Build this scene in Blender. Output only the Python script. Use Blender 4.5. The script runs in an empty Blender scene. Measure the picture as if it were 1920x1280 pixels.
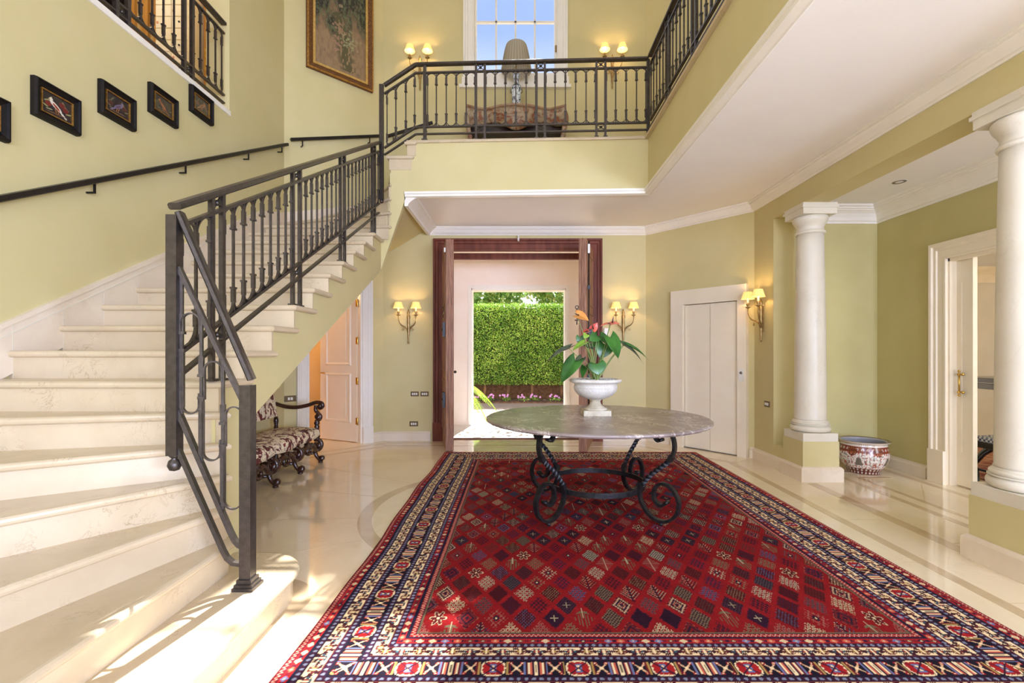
import bpy, math, random
import numpy as np
from mathutils import Vector, Matrix
random.seed(7)
PI = math.pi
scn = bpy.context.scene
col = scn.collection

# ------------------------------------------------------------------ camera, world, sun, big lights, exposure
cam_d = bpy.data.cameras.new('camera'); cam = bpy.data.objects.new('camera', cam_d); col.objects.link(cam)
cam.location = (0, 0, 1.35); cam.rotation_euler = (PI/2, 0, 0)
cam_d.sensor_width = 36; cam_d.lens = 17.006; cam_d.shift_x = -0.00625; cam_d.shift_y = 0.0104
cam_d.clip_end = 200
scn.camera = cam
scn.view_settings.view_transform = 'Standard'; scn.view_settings.look = 'None'
scn.view_settings.gamma = 1.0; scn.view_settings.use_curve_mapping = False
scn.view_settings.exposure = 0.12
try:
    scn.cycles.use_denoising = True
    scn.cycles.max_bounces = 10; scn.cycles.diffuse_bounces = 6; scn.cycles.glossy_bounces = 4
    scn.cycles.transparent_max_bounces = 12
    scn.cycles.sample_clamp_indirect = 6.0
    scn.cycles.caustics_reflective = False; scn.cycles.caustics_refractive = False
except Exception:
    pass

def s2l(c):
    return tuple((v/255/12.92 if v/255 <= 0.04045 else ((v/255+0.055)/1.055)**2.4) for v in c[:3])

world = bpy.data.worlds.new('sky'); scn.world = world; world.use_nodes = True
wn = world.node_tree.nodes; wl = world.node_tree.links
bg = wn['Background']; bg.inputs['Strength'].default_value = 1.35
tc = wn.new('ShaderNodeTexCoord'); sep = wn.new('ShaderNodeSeparateXYZ'); ramp = wn.new('ShaderNodeValToRGB')
wl.new(tc.outputs['Generated'], sep.inputs[0]); wl.new(sep.outputs['Z'], ramp.inputs[0]); wl.new(ramp.outputs[0], bg.inputs[0])
ramp.color_ramp.elements[0].position = 0.06; ramp.color_ramp.elements[0].color = (1.9, 1.95, 2.1, 1)
ramp.color_ramp.elements[1].position = 0.55; ramp.color_ramp.elements[1].color = (0.28, 0.41, 0.74, 1)

sun_d = bpy.data.lights.new('sun', 'SUN'); sun = bpy.data.objects.new('sun', sun_d); col.objects.link(sun)
sun_d.energy = 22.0; sun_d.angle = math.radians(0.55); sun_d.color = (1.0, 0.97, 0.95)
sun.location = (3, 20, 20)
sun.rotation_euler = Vector((-0.16, -1.0, -1.45)).to_track_quat('-Z', 'Y').to_euler()

def area(name, loc, direction, sx, sy, power, color=(1, 1, 1)):
    d = bpy.data.lights.new(name, 'AREA'); o = bpy.data.objects.new(name, d); col.objects.link(o)
    d.shape = 'RECTANGLE'; d.size = sx; d.size_y = sy; d.energy = power; d.color = color
    o.location = loc; o.rotation_euler = Vector(direction).to_track_quat('-Z', 'Z').to_euler()
    return o
# added fill lights along the wall behind the camera: three low, three high
FILL_TINT = (0.84, 1.0, 1.58)
FILL_SPANS = [(-2.1, 1.3), (0.75, 1.9), (3.3, 1.5)]
for i, (wx, ww) in enumerate(FILL_SPANS):
    area('rear_fill_light', (wx, -6.85, 1.75), (0, 1, 0.05), ww, 2.5, 82*ww*(0.3, 0.9, 1.5)[i], FILL_TINT)
for i, (wx, ww) in enumerate([(-2.1, 1.3), (-0.1, 1.5), (2.0, 1.5)]):
    area('rear_upper_fill_light', (wx, -6.85, 6.3), (0, 1, -0.25), ww, 3.4, 5*ww, FILL_TINT)
# overhead fill light added above the stair void, below the closed ceiling
area('overhead_fill_light', (-0.8, 3.2, 9.1), (0, 0, -1), 3.4, 5.0, 10, FILL_TINT)
# fill lights added along the left wall, unseen behind the camera
for wy in (-5.4, -3.2):
    area('left_fill_light', (-3.04, wy, 4.6), (1, 0.3, -0.02), 1.2, 3.4, 95, FILL_TINT)
# extra fill lights added on the aisle side, out of view at right
for wy in (-5.4, -3.6, -1.8):
    area('aisle_fill_light', (4.31, wy, 1.7), (-1, 0.25, 0.05), 1.2, 2.2, 185, FILL_TINT)

# ------------------------------------------------------------------ materials
def new_mat(name):
    m = bpy.data.materials.new(name); m.use_nodes = True
    return m, m.node_tree.nodes, m.node_tree.links, m.node_tree.nodes['Principled BSDF']
def ramp_node(nt, fac, stops):
    r = nt.nodes.new('ShaderNodeValToRGB')
    e = r.color_ramp.elements
    while len(e) < len(stops): e.new(0.5)
    for i, (p, c) in enumerate(stops):
        e[i].position = p; e[i].color = (*c, 1)
    nt.links.new(fac, r.inputs[0]); return r
def coords(nt, scale=(1, 1, 1), kind='Object'):
    t = nt.nodes.new('ShaderNodeTexCoord'); mp = nt.nodes.new('ShaderNodeMapping')
    mp.inputs['Scale'].default_value = scale
    nt.links.new(t.outputs[kind], mp.inputs[0]); return mp.outputs[0]
def noise(nt, vec, scale, detail=3, rough=0.5, dist=0.0):
    n = nt.nodes.new('ShaderNodeTexNoise'); n.inputs['Scale'].default_value = scale
    n.inputs['Detail'].default_value = detail; n.inputs['Roughness'].default_value = rough
    n.inputs['Distortion'].default_value = dist
    nt.links.new(vec, n.inputs['Vector']); return n.outputs['Fac']
def bump(nt, bsdf, h, strength=0.2, dist=0.01):
    b = nt.nodes.new('ShaderNodeBump'); b.inputs['Strength'].default_value = strength; b.inputs['Distance'].default_value = dist
    nt.links.new(h, b.inputs['Height']); nt.links.new(b.outputs[0], bsdf.inputs['Normal'])
def mottled(name, c1, c2, scale=6, rough=0.5, metal=0.0, bmp=0.0, bscale=None, detail=4, coat=0.0, stretch=(1, 1, 1), lo=0.35, hi=0.65, spec=None):
    m, n, l, b = new_mat(name); nt = m.node_tree
    v = coords(nt, stretch); f = noise(nt, v, scale, detail)
    r = ramp_node(nt, f, [(lo, s2l(c1)), (hi, s2l(c2))])
    l.new(r.outputs[0], b.inputs['Base Color'])
    b.inputs['Roughness'].default_value = rough; b.inputs['Metallic'].default_value = metal
    if coat: b.inputs['Coat Weight'].default_value = coat; b.inputs['Coat Roughness'].default_value = 0.08
    if spec is not None: b.inputs['Specular IOR Level'].default_value = spec
    if bmp:
        f2 = noise(nt, v, bscale or scale*4, 3); bump(nt, b, f2, bmp, 0.01)
    return m
def marble(name, base, vein, dark, scale=2.0, rough=0.25, vein_amt=0.5, coat=0.0, vlo=0.5, vhi=0.66, vw=0.012):
    m, n, l, b = new_mat(name); nt = m.node_tree
    v = coords(nt)
    f = noise(nt, v, scale, 6, 0.6, 0.4)
    r = ramp_node(nt, f, [(0.3, s2l(dark)), (0.6, s2l(base))])
    f2 = noise(nt, v, scale*2.2, 8, 0.72, 1.2)
    mth = nt.nodes.new('ShaderNodeMath'); mth.operation = 'SUBTRACT'; mth.inputs[1].default_value = 0.5; l.new(f2, mth.inputs[0])
    ab = nt.nodes.new('ShaderNodeMath'); ab.operation = 'ABSOLUTE'; l.new(mth.outputs[0], ab.inputs[0])
    r2 = ramp_node(nt, ab.outputs[0], [(0.0, (1, 1, 1)), (vw, (0, 0, 0))])
    f3 = noise(nt, v, scale*1.3, 2)
    r3 = ramp_node(nt, f3, [(vlo, (0, 0, 0)), (vhi, (vein_amt,)*3)])
    mu = nt.nodes.new('ShaderNodeMath'); mu.operation = 'MULTIPLY'; l.new(r2.outputs[0], mu.inputs[0]); l.new(r3.outputs[0], mu.inputs[1])
    mx = nt.nodes.new('ShaderNodeMixRGB'); l.new(mu.outputs[0], mx.inputs[0]); l.new(r.outputs[0], mx.inputs[1]); mx.inputs[2].default_value = (*s2l(vein), 1)
    l.new(mx.outputs[0], b.inputs['Base Color']); b.inputs['Roughness'].default_value = rough
    if coat: b.inputs['Coat Weight'].default_value = coat; b.inputs['Coat Roughness'].default_value = 0.03
    return m
def attr_mat(name, rough=0.9, coat=0.0, bmp=0.0, bscale=200, sheen=0.0):
    m, n, l, b = new_mat(name); nt = m.node_tree
    a = nt.nodes.new('ShaderNodeAttribute'); a.attribute_name = 'Col'
    l.new(a.outputs['Color'], b.inputs['Base Color']); b.inputs['Roughness'].default_value = rough
    if coat: b.inputs['Coat Weight'].default_value = coat; b.inputs['Coat Roughness'].default_value = 0.05
    if bmp: bump(nt, b, noise(nt, coords(nt), bscale, 2), bmp, 0.004)
    if sheen: b.inputs['Sheen Weight'].default_value = sheen
    return m
def emis(name, c, s):
    m, n, l, b = new_mat(name)
    b.inputs['Base Color'].default_value = (*s2l(c), 1); b.inputs['Emission Color'].default_value = (*s2l(c), 1)
    b.inputs['Emission Strength'].default_value = s
    return m
M = {}
M['wall'] = mottled('wall_paint', (205, 193, 141), (209, 197, 147), 3, 0.75, bmp=0.03, bscale=120)
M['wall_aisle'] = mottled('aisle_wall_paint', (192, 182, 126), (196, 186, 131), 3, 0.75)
M['wall_pink'] = mottled('portico_plaster', (248, 234, 220), (250, 239, 227), 3, 0.85)
M['wall_warm'] = mottled('warm_plaster', (226, 200, 152), (230, 205, 158), 3, 0.8)
M['wall_side'] = mottled('side_room_paper', (206, 196, 180), (212, 202, 187), 3, 0.8)
M['wall_ochre'] = mottled('ochre_plaster', (182, 154, 94), (188, 160, 100), 3, 0.8)
M['ceiling'] = mottled('ceiling_paint', (242, 237, 233), (244, 240, 236), 2, 0.8)
M['white'] = mottled('white_paint', (240, 234, 222), (243, 238, 228), 4, 0.42)
M['cream'] = mottled('cream_paint', (238, 226, 202), (241, 230, 208), 4, 0.45)
M['floor'] = marble('floor_marble', (238, 223, 192), (186, 160, 120), (228, 210, 176), 1.4, 0.085, 0.35, coat=0.35)
M['band'] = marble('floor_band_marble', (208, 186, 152), (160, 132, 98), (196, 172, 138), 2.4, 0.085, 0.3, coat=0.35)
M['joint'] = mottled('floor_joint', (186, 162, 122), (190, 166, 126), 5, 0.4)
M['step'] = marble('step_marble', (208, 191, 161), (138, 110, 74), (196, 178, 147), 2.6, 0.24, 0.75)
M['skirt'] = marble('skirting_marble', (232, 219, 198), (190, 165, 130), (218, 201, 176), 2.2, 0.35, 0.4)
M['column'] = marble('column_marble', (226, 220, 203), (178, 168, 146), (216, 209, 190), 2.2, 0.34, 0.4)
M['iron'] = mottled('wrought_iron', (72, 66, 62), (84, 77, 73), 30, 0.32, 0.7, bmp=0.15, bscale=90)
M['blackiron'] = mottled('black_iron', (30, 29, 30), (46, 45, 46), 30, 0.42, 0.5, bmp=0.15, bscale=90)
M['rail_black'] = mottled('black_rail', (30, 25, 24), (40, 34, 32), 20, 0.4, 0.3)
M['brass'] = mottled('brass', (196, 156, 70), (216, 178, 92), 20, 0.28, 1.0)
M['oldbrass'] = mottled('aged_brass', (150, 124, 80), (190, 162, 112), 25, 0.38, 0.85)
M['bronze'] = mottled('bronze_plate', (104, 86, 58), (122, 102, 70), 25, 0.4, 0.6)
M['plastic'] = mottled('white_plastic', (232, 228, 218), (236, 232, 224), 8, 0.4)
M['black'] = mottled('black_lacquer', (16, 14, 14), (26, 22, 20), 8, 0.22, 0.0, coat=0.4)
M['ebony'] = mottled('ebonised_frame', (12, 9, 8), (24, 16, 12), 20, 0.6, 0.0, spec=0.25)
M['gold'] = mottled('gilt', (150, 104, 44), (196, 148, 70), 40, 0.42, 0.7, bmp=0.3, bscale=120)
M['goldpale'] = mottled('pale_gilt', (206, 168, 92), (224, 190, 118), 20, 0.38, 0.6)
M['giltdark'] = mottled('dark_gilt_carving', (82, 50, 26), (140, 92, 44), 70, 0.5, 0.35, bmp=0.8, bscale=110)
M['doorwood'] = mottled('mahogany_casing', (98, 46, 28), (124, 64, 42), 5, 0.5, stretch=(3, 3, 0.4), spec=0.25)
M['oldwood'] = mottled('weathered_door_wood', (126, 84, 62), (168, 122, 92), 6, 0.6, stretch=(9, 9, 0.7), bmp=0.4, bscale=14)
M['walnut'] = mottled('carved_walnut', (40, 20, 13), (66, 34, 22), 12, 0.28, coat=0.35, bmp=0.3, bscale=60)
M['stone'] = mottled('cast_stone', (206, 200, 188), (226, 222, 212), 9, 0.75, bmp=0.5, bscale=60)
M['stonefoot'] = mottled('cast_stone_foot', (188, 176, 150), (216, 208, 188), 9, 0.75, bmp=0.5, bscale=60)
M['tabletop'] = marble('grey_marble_top', (146, 132, 126), (226, 216, 204), (120, 106, 100), 2.0, 0.26, 0.85, vlo=0.44, vhi=0.56, vw=0.02)
M['leaf'] = mottled('anthurium_leaf', (30, 78, 28), (60, 120, 42), 9, 0.36, coat=0.1)
M['leafpale'] = mottled('young_leaf', (108, 150, 40), (136, 176, 62), 9, 0.35)
M['leafdark'] = mottled('dark_leaf', (40, 56, 36), (70, 86, 62), 12, 0.25, coat=0.5)
M['stem'] = mottled('green_stem', (110, 130, 60), (140, 156, 84), 8, 0.5)
M['soil'] = mottled('potting_soil', (50, 38, 28), (80, 62, 46), 60, 0.95, bmp=0.6)
M['pebble'] = mottled('pebbles', (150, 156, 160), (226, 228, 226), 45, 0.5)
M['spathe_gold'] = mottled('golden_spathe', (196, 128, 56), (216, 158, 84), 12, 0.3, coat=0.4)
M['spathe_red'] = mottled('red_spathe', (202, 74, 62), (222, 104, 88), 12, 0.3, coat=0.4)
M['spathe_salmon'] = mottled('salmon_spathe', (196, 98, 74), (216, 128, 100), 12, 0.3, coat=0.4)
M['stone_step'] = mottled('threshold_stone', (236, 230, 222), (244, 240, 234), 8, 0.6)
M['gravel'] = mottled('driveway_aggregate', (150, 124, 110), (190, 164, 148), 90, 0.9, bmp=0.5, bscale=160)
M['earth'] = mottled('flower_bed_earth', (84, 60, 44), (120, 88, 66), 14, 0.95)
M['bark'] = mottled('bark', (84, 60, 42), (128, 94, 66), 12, 0.9, stretch=(1, 1, 0.3), bmp=0.5)
M['petal'] = mottled('pink_petal', (206, 130, 206), (232, 176, 232), 12, 0.6)
M['cab'] = mottled('pale_cabinet', (238, 226, 190), (244, 234, 204), 5, 0.5)
M['cablabel'] = mottled('label_red', (196, 140, 100), (206, 150, 110), 5, 0.6)
M['darkwood'] = mottled('dark_door_wood', (30, 18, 12), (46, 28, 18), 8, 0.4)
M['ochrewood'] = mottled('honey_wood_trim', (168, 118, 48), (188, 138, 62), 6, 0.4, stretch=(5, 5, 0.5))
M['attr'] = attr_mat('painted', 0.6)
M['glazed'] = attr_mat('glazed_porcelain', 0.25, coat=0.8)
M['canvas'] = attr_mat('oil_on_canvas', 0.5, bmp=0.3, bscale=90)
M['rug'] = attr_mat('wool_pile', 0.95, bmp=0.4, bscale=320)
M['rug'].node_tree.nodes['Principled BSDF'].inputs['Specular IOR Level'].default_value = 0.1
M['blackglass'] = mottled('grey_metal_trim', (120, 118, 112), (140, 138, 132), 8, 0.3, 0.8)

def leaf_mat(name, stops, scale=3.0, trans=0.35):
    m, n, l, b = new_mat(name); nt = m.node_tree
    g = nt.nodes.new('ShaderNodeNewGeometry')
    f = noise(nt, coords(nt), scale, 4, 0.7)
    ad = nt.nodes.new('ShaderNodeMath'); ad.operation = 'ADD'
    mu = nt.nodes.new('ShaderNodeMath'); mu.operation = 'MULTIPLY'; mu.inputs[1].default_value = 0.5
    l.new(g.outputs['Random Per Island'], mu.inputs[0]); l.new(f, ad.inputs[0]); l.new(mu.outputs[0], ad.inputs[1])
    r = ramp_node(nt, ad.outputs[0], [(p, s2l(c)) for p, c in stops])
    l.new(r.outputs[0], b.inputs['Base Color']); b.inputs['Roughness'].default_value = 0.5
    tr = nt.nodes.new('ShaderNodeBsdfTranslucent'); l.new(r.outputs[0], tr.inputs[0])
    mx = nt.nodes.new('ShaderNodeMixShader'); mx.inputs[0].default_value = trans
    l.new(b.outputs[0], mx.inputs[1]); l.new(tr.outputs[0], mx.inputs[2])
    l.new(mx.outputs[0], n['Material Output'].inputs[0])
    return m
M['hedge'] = leaf_mat('hedge_leaves', [(0.45, (62, 104, 30)), (0.75, (122, 170, 54)), (1.0, (192, 214, 104))], scale=1.2, trans=0.2)
M['tree'] = leaf_mat('tree_leaves', [(0.45, (92, 134, 62)), (0.75, (150, 190, 96)), (1.0, (220, 224, 150))])
M['palm'] = leaf_mat('palm_leaves', [(0.4, (120, 170, 40)), (0.9, (190, 220, 90))], trans=0.5)

def glass_mat():
    m, n, l, b = new_mat('window_glass'); nt = m.node_tree
    tr = nt.nodes.new('ShaderNodeBsdfTransparent'); gl = nt.nodes.new('ShaderNodeBsdfGlossy'); gl.inputs['Roughness'].default_value = 0.02
    mx = nt.nodes.new('ShaderNodeMixShader'); mx.inputs[0].default_value = 0.05; l.new(tr.outputs[0], mx.inputs[1]); l.new(gl.outputs[0], mx.inputs[2])
    l.new(mx.outputs[0], n['Material Output'].inputs[0]); return m
M['glass'] = glass_mat()

def shade_mat(name, c, strength, pleats=40):
    m, n, l, b = new_mat(name); nt = m.node_tree
    v = coords(nt, kind='Object'); sp = nt.nodes.new('ShaderNodeSeparateXYZ'); l.new(v, sp.inputs[0])
    at = nt.nodes.new('ShaderNodeMath'); at.operation = 'ARCTAN2'; l.new(sp.outputs['Y'], at.inputs[0]); l.new(sp.outputs['X'], at.inputs[1])
    mu = nt.nodes.new('ShaderNodeMath'); mu.operation = 'MULTIPLY'; mu.inputs[1].default_value = pleats; l.new(at.outputs[0], mu.inputs[0])
    sn = nt.nodes.new('ShaderNodeMath'); sn.operation = 'SINE'; l.new(mu.outputs[0], sn.inputs[0])
    r = ramp_node(nt, sn.outputs[0], [(0.0, tuple(x*0.78 for x in s2l(c))), (0.8, s2l(c))])
    l.new(r.outputs[0], b.inputs['Base Color']); b.inputs['Roughness'].default_value = 0.9
    if strength:
        l.new(r.outputs[0], b.inputs['Emission Color']); b.inputs['Emission Strength'].default_value = strength
    else:
        tr = nt.nodes.new('ShaderNodeBsdfTranslucent'); l.new(r.outputs[0], tr.inputs[0])
        mx = nt.nodes.new('ShaderNodeMixShader'); mx.inputs[0].default_value = 0.4
        l.new(b.outputs[0], mx.inputs[1]); l.new(tr.outputs[0], mx.inputs[2]); l.new(mx.outputs[0], n['Material Output'].inputs[0])
    return m
M['shade'] = shade_mat('glowing_pleated_shade', (255, 214, 126), 0.95, 14)
M['bulb'] = emis('glowing_bulb', (255, 236, 190), 5.0)
M['candle'] = emis('candle_tube', (255, 232, 180), 0.7)
M['lampshade'] = shade_mat('pleated_grey_shade', (206, 196, 174), 0, 30)

def fabric():
    m, n, l, b = new_mat('floral_upholstery'); nt = m.node_tree
    v = coords(nt)
    f1 = noise(nt, v, 6.5, 3, 0.45, 2.4); f2 = noise(nt, v, 8.5, 4, 0.55, 3.0); f3 = noise(nt, v, 26, 3, 0.5, 1.0)
    cream, red, brown, olive = s2l((240, 226, 196)), s2l((128, 44, 46)), s2l((92, 56, 46)), s2l((104, 92, 66))
    a = ramp_node(nt, f1, [(0.0, red), (0.35, brown), (0.42, red), (0.46, cream)])
    a.color_ramp.interpolation = 'CONSTANT'
    k = ramp_node(nt, f2, [(0.0, (0, 0, 0)), (0.56, (1, 1, 1)), (0.61, (0, 0, 0))]); k.color_ramp.interpolation = 'CONSTANT'
    c2 = ramp_node(nt, f3, [(0.0, brown), (0.48, red), (0.56, olive)]); c2.color_ramp.interpolation = 'CONSTANT'
    mx = nt.nodes.new('ShaderNodeMixRGB'); l.new(k.outputs[0], mx.inputs[0]); l.new(a.outputs[0], mx.inputs[1]); l.new(c2.outputs[0], mx.inputs[2])
    l.new(mx.outputs[0], b.inputs['Base Color']); b.inputs['Roughness'].default_value = 0.9
    return m
M['fabric'] = fabric()

# ------------------------------------------------------------------ mesh building
class MB:
    def __init__(s): s.v = []; s.f = []; s.sm = []
    def add(s, vs, fs, smooth=False):
        o = len(s.v); s.v += [tuple(v) for v in vs]
        for f in fs: s.f.append(tuple(i+o for i in f)); s.sm.append(smooth)
        return s
    def box(s, x0, x1, y0, y1, z0, z1):
        vs = [(x, y, z) for z in (z0, z1) for y in (y0, y1) for x in (x0, x1)]
        return s.add(vs, [(0, 2, 3, 1), (4, 5, 7, 6), (0, 1, 5, 4), (2, 6, 7, 3), (0, 4, 6, 2), (1, 3, 7, 5)])
    def hexa(s, b, t):   # 4 bottom points, 4 top points
        return s.add(list(b)+list(t), [(3, 2, 1, 0), (4, 5, 6, 7)] + [(i, (i+1) % 4, 4+(i+1) % 4, 4+i) for i in range(4)])
    def sweep(s, prof, path, N, closed=False, smooth=False, caps=True):
        """profile (u,v): u across the path in the plane perpendicular to N, v along N"""
        N = Vector(N).normalized(); P = [Vector(p) for p in path]; n = len(P); rings = []
        for i in range(n):
            if closed: d0 = (P[i]-P[i-1]).normalized(); d1 = (P[(i+1) % n]-P[i]).normalized()
            else:
                d0 = (P[i]-P[i-1]).normalized() if i else (P[1]-P[0]).normalized()
                d1 = (P[i+1]-P[i]).normalized() if i < n-1 else d0
            m0 = d0.cross(N); m1 = d1.cross(N)
            if m0.length < 1e-6: m0 = m1
            if m1.length < 1e-6: m1 = m0
            m0.normalize(); m1.normalize(); m = (m0+m1)
            if m.length < 1e-4: m = m0.copy()
            m.normalize(); c = max(m.dot(m0), 0.35)
            rings.append([P[i]+m*(u/c)+N*v for (u, v) in prof])
        k = len(prof); vs = [p for r in rings for p in r]; fs = []
        for i in range(n if closed else n-1):
            a = i*k; b = ((i+1) % n)*k
            for j in range(k): fs.append((a+j, a+(j+1) % k, b+(j+1) % k, b+j))
        if not closed and caps: fs.append(tuple(range(k-1, -1, -1))); fs.append(tuple((n-1)*k+j for j in range(k)))
        return s.add(vs, fs, smooth)
    def rect(s, path, wt, wn, N, **k):
        return s.sweep([(-wt/2, -wn/2), (wt/2, -wn/2), (wt/2, wn/2), (-wt/2, wn/2)], path, N, **k)
    def tube(s, path, r, n=8, closed=False):
        P = [Vector(p) for p in path]; m = len(P)
        if not hasattr(r, '__len__'): r = [r]*m
        T = []
        for i in range(m):
            if closed: T.append((P[(i+1) % m]-P[i-1]).normalized())
            else: T.append((P[min(i+1, m-1)]-P[max(i-1, 0)]).normalized())
        a = Vector((0, 0, 1)) if abs(T[0].z) < 0.9 else Vector((1, 0, 0))
        u = T[0].cross(a).normalized(); vs = []
        for i in range(m):
            u = (u - T[i]*u.dot(T[i]))
            if u.length < 1e-5: u = T[i].orthogonal()
            u.normalize(); w = T[i].cross(u)
            vs += [P[i]+(u*math.cos(2*PI*j/n)+w*math.sin(2*PI*j/n))*r[i] for j in range(n)]
        fs = []
        for i in range(m if closed else m-1):
            b = ((i+1) % m)*n
            for j in range(n): fs.append((i*n+j, i*n+(j+1) % n, b+(j+1) % n, b+j))
        s.add(vs, fs, True)
        if not closed:
            o = len(s.v)-len(vs)
            s.f.append(tuple(o+j for j in range(n-1, -1, -1))); s.sm.append(False)
            s.f.append(tuple(o+(m-1)*n+j for j in range(n))); s.sm.append(False)
        return s
    def lathe(s, prof, c=(0, 0, 0), n=32, smooth=True, ax=None):
        vs = []; 
        for (r, z) in prof:
            for j in range(n):
                a = 2*PI*j/n; vs.append((c[0]+r*math.cos(a), c[1]+r*math.sin(a), c[2]+z))
        fs = []
        for i in range(len(prof)-1):
            for j in range(n): fs.append((i*n+j, i*n+(j+1) % n, (i+1)*n+(j+1) % n, (i+1)*n+j))
        fs.append(tuple(range(n-1, -1, -1))); fs.append(tuple((len(prof)-1)*n+j for j in range(n)))
        if ax is not None:
            q = Vector((0, 0, 1)).rotation_difference(Vector(ax).normalized()); C = Vector(c)
            vs = [C + q @ (Vector(v)-C) for v in vs]
        return s.add(vs, fs, smooth)
    def ball(s, c, r, n=12, sc=(1, 1, 1)):
        vs = []; m = n//2
        for i in range(m+1):
            t = PI*i/m
            for j in range(n):
                a = 2*PI*j/n; vs.append((c[0]+r*sc[0]*math.sin(t)*math.cos(a), c[1]+r*sc[1]*math.sin(t)*math.sin(a), c[2]+r*sc[2]*math.cos(t)))
        fs = [(i*n+j, (i+1)*n+j, (i+1)*n+(j+1) % n, i*n+(j+1) % n) for i in range(m) for j in range(n)]
        return s.add(vs, fs, True)
    def prism(s, poly, z0, z1):
        n = len(poly)
        vs = [(x, y, z0) for x, y in poly]+[(x, y, z1) for x, y in poly]
        return s.add(vs, [tuple(range(n-1, -1, -1)), tuple(range(n, 2*n))]+[(i, (i+1) % n, n+(i+1) % n, n+i) for i in range(n)])
    def slab(s, poly, ztop, t, r=None):
        """flat slab with a half-round edge; poly is counter-clockwise"""
        r = r or t/2; n = len(poly); rings = []
        K = 6
        for k in range(K+1):
            a = -PI/2+PI*k/K
            rings.append((inset(poly, r*(1-math.cos(a))), ztop-t/2+t/2*math.sin(a)))
        vs = [(x, y, z) for pl, z in rings for x, y in pl]
        fs = []
        for k in range(K):
            for j in range(n): fs.append((k*n+j, k*n+(j+1) % n, (k+1)*n+(j+1) % n, (k+1)*n+j))
        s.add(vs, fs, False)
        o = len(s.v)-len(vs)
        s.f.append(tuple(o+j for j in range(n-1, -1, -1))); s.sm.append(False)
        s.f.append(tuple(o+K*n+j for j in range(n))); s.sm.append(False)
        return s
    def build(s, name, mat, parent=None, world=False, bevel=0, auto=False):
        me = bpy.data.meshes.new(name)
        V = s.v
        if world and parent is not None:
            L = parent.location; V = [(v[0]-L[0], v[1]-L[1], v[2]-L[2]) for v in V]
        me.from_pydata([tuple(v) for v in V], [], s.f)
        me.polygons.foreach_set('use_smooth', s.sm)
        me.materials.append(M[mat] if isinstance(mat, str) else mat)
        me.update()
        o = bpy.data.objects.new(name, me); col.objects.link(o)
        if parent is not None: o.parent = parent
        if bevel:
            b = o.modifiers.new('bevel', 'BEVEL'); b.width = bevel; b.segments = 2; b.limit_method = 'ANGLE'; b.angle_limit = 0.6
        return o

def inset(poly, d):
    if abs(d) < 1e-9: return list(poly)
    n = len(poly); out = []
    for i in range(n):
        p0, p1, p2 = Vector(poly[i-1]).to_2d(), Vector(poly[i]).to_2d(), Vector(poly[(i+1) % n]).to_2d()
        e0 = (p1-p0).normalized(); e1 = (p2-p1).normalized()
        n0 = Vector((-e0.y, e0.x)); n1 = Vector((-e1.y, e1.x)); m = n0+n1
        if m.length < 1e-6: m = n0
        m.normalize(); c = max(m.dot(n0), 0.3)
        q = p1+m*(d/c); out.append((q.x, q.y))
    return out
def clip(poly, p, d, keep=1):
    """keep the part of poly on the left (keep=1) or right (-1) of the line p + t d"""
    out = []; n = len(poly)
    f = lambda q: keep*(d[0]*(q[1]-p[1])-d[1]*(q[0]-p[0]))
    for i in range(n):
        a, b = poly[i], poly[(i+1) % n]; fa, fb = f(a), f(b)
        if fa >= 0: out.append(a)
        if fa*fb < 0:
            t = fa/(fa-fb); out.append((a[0]+(b[0]-a[0])*t, a[1]+(b[1]-a[1])*t))
    # drop near-duplicates
    res = []
    for q in out:
        if not res or math.dist(q, res[-1]) > 0.004: res.append(q)
    if len(res) > 1 and math.dist(res[0], res[-1]) < 0.004: res.pop()
    return res
def ccw(poly):
    a = sum(poly[i-1][0]*poly[i][1]-poly[i][0]*poly[i-1][1] for i in range(len(poly)))
    return poly if a > 0 else poly[::-1]

def tag(o, label=None, cat=None, group=None, kind=None):
    if label: o['label'] = label
    if cat: o['category'] = cat
    if group: o['group'] = group
    if kind: o['kind'] = kind
    return o
def thing(name, label, cat, loc=(0, 0, 0), rotz=0, group=None, kind=None):
    o = bpy.data.objects.new(name, None); col.objects.link(o)
    o.empty_display_size = 0.1
    o.location = loc; o.rotation_euler = (0, 0, rotz)
    return tag(o, label, cat, group, kind)
def struct(o, label=None): o['kind'] = 'structure'; 
def dup(root, loc, rotz=None, label=None, group=None):
    r = root.copy(); col.objects.link(r); r.location = loc
    if rotz is not None: r.rotation_euler = (0, 0, rotz)
    if label: r['label'] = label
    if group: r['group'] = group
    for ch in [c for c in bpy.data.objects if c.parent == root]:
        c = ch.copy(); col.objects.link(c); c.parent = r
        for g in [x for x in bpy.data.objects if x.parent == ch]:
            d = g.copy(); col.objects.link(d); d.parent = c
    return r
def S(o): o['kind'] = 'structure'; return o

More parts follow.
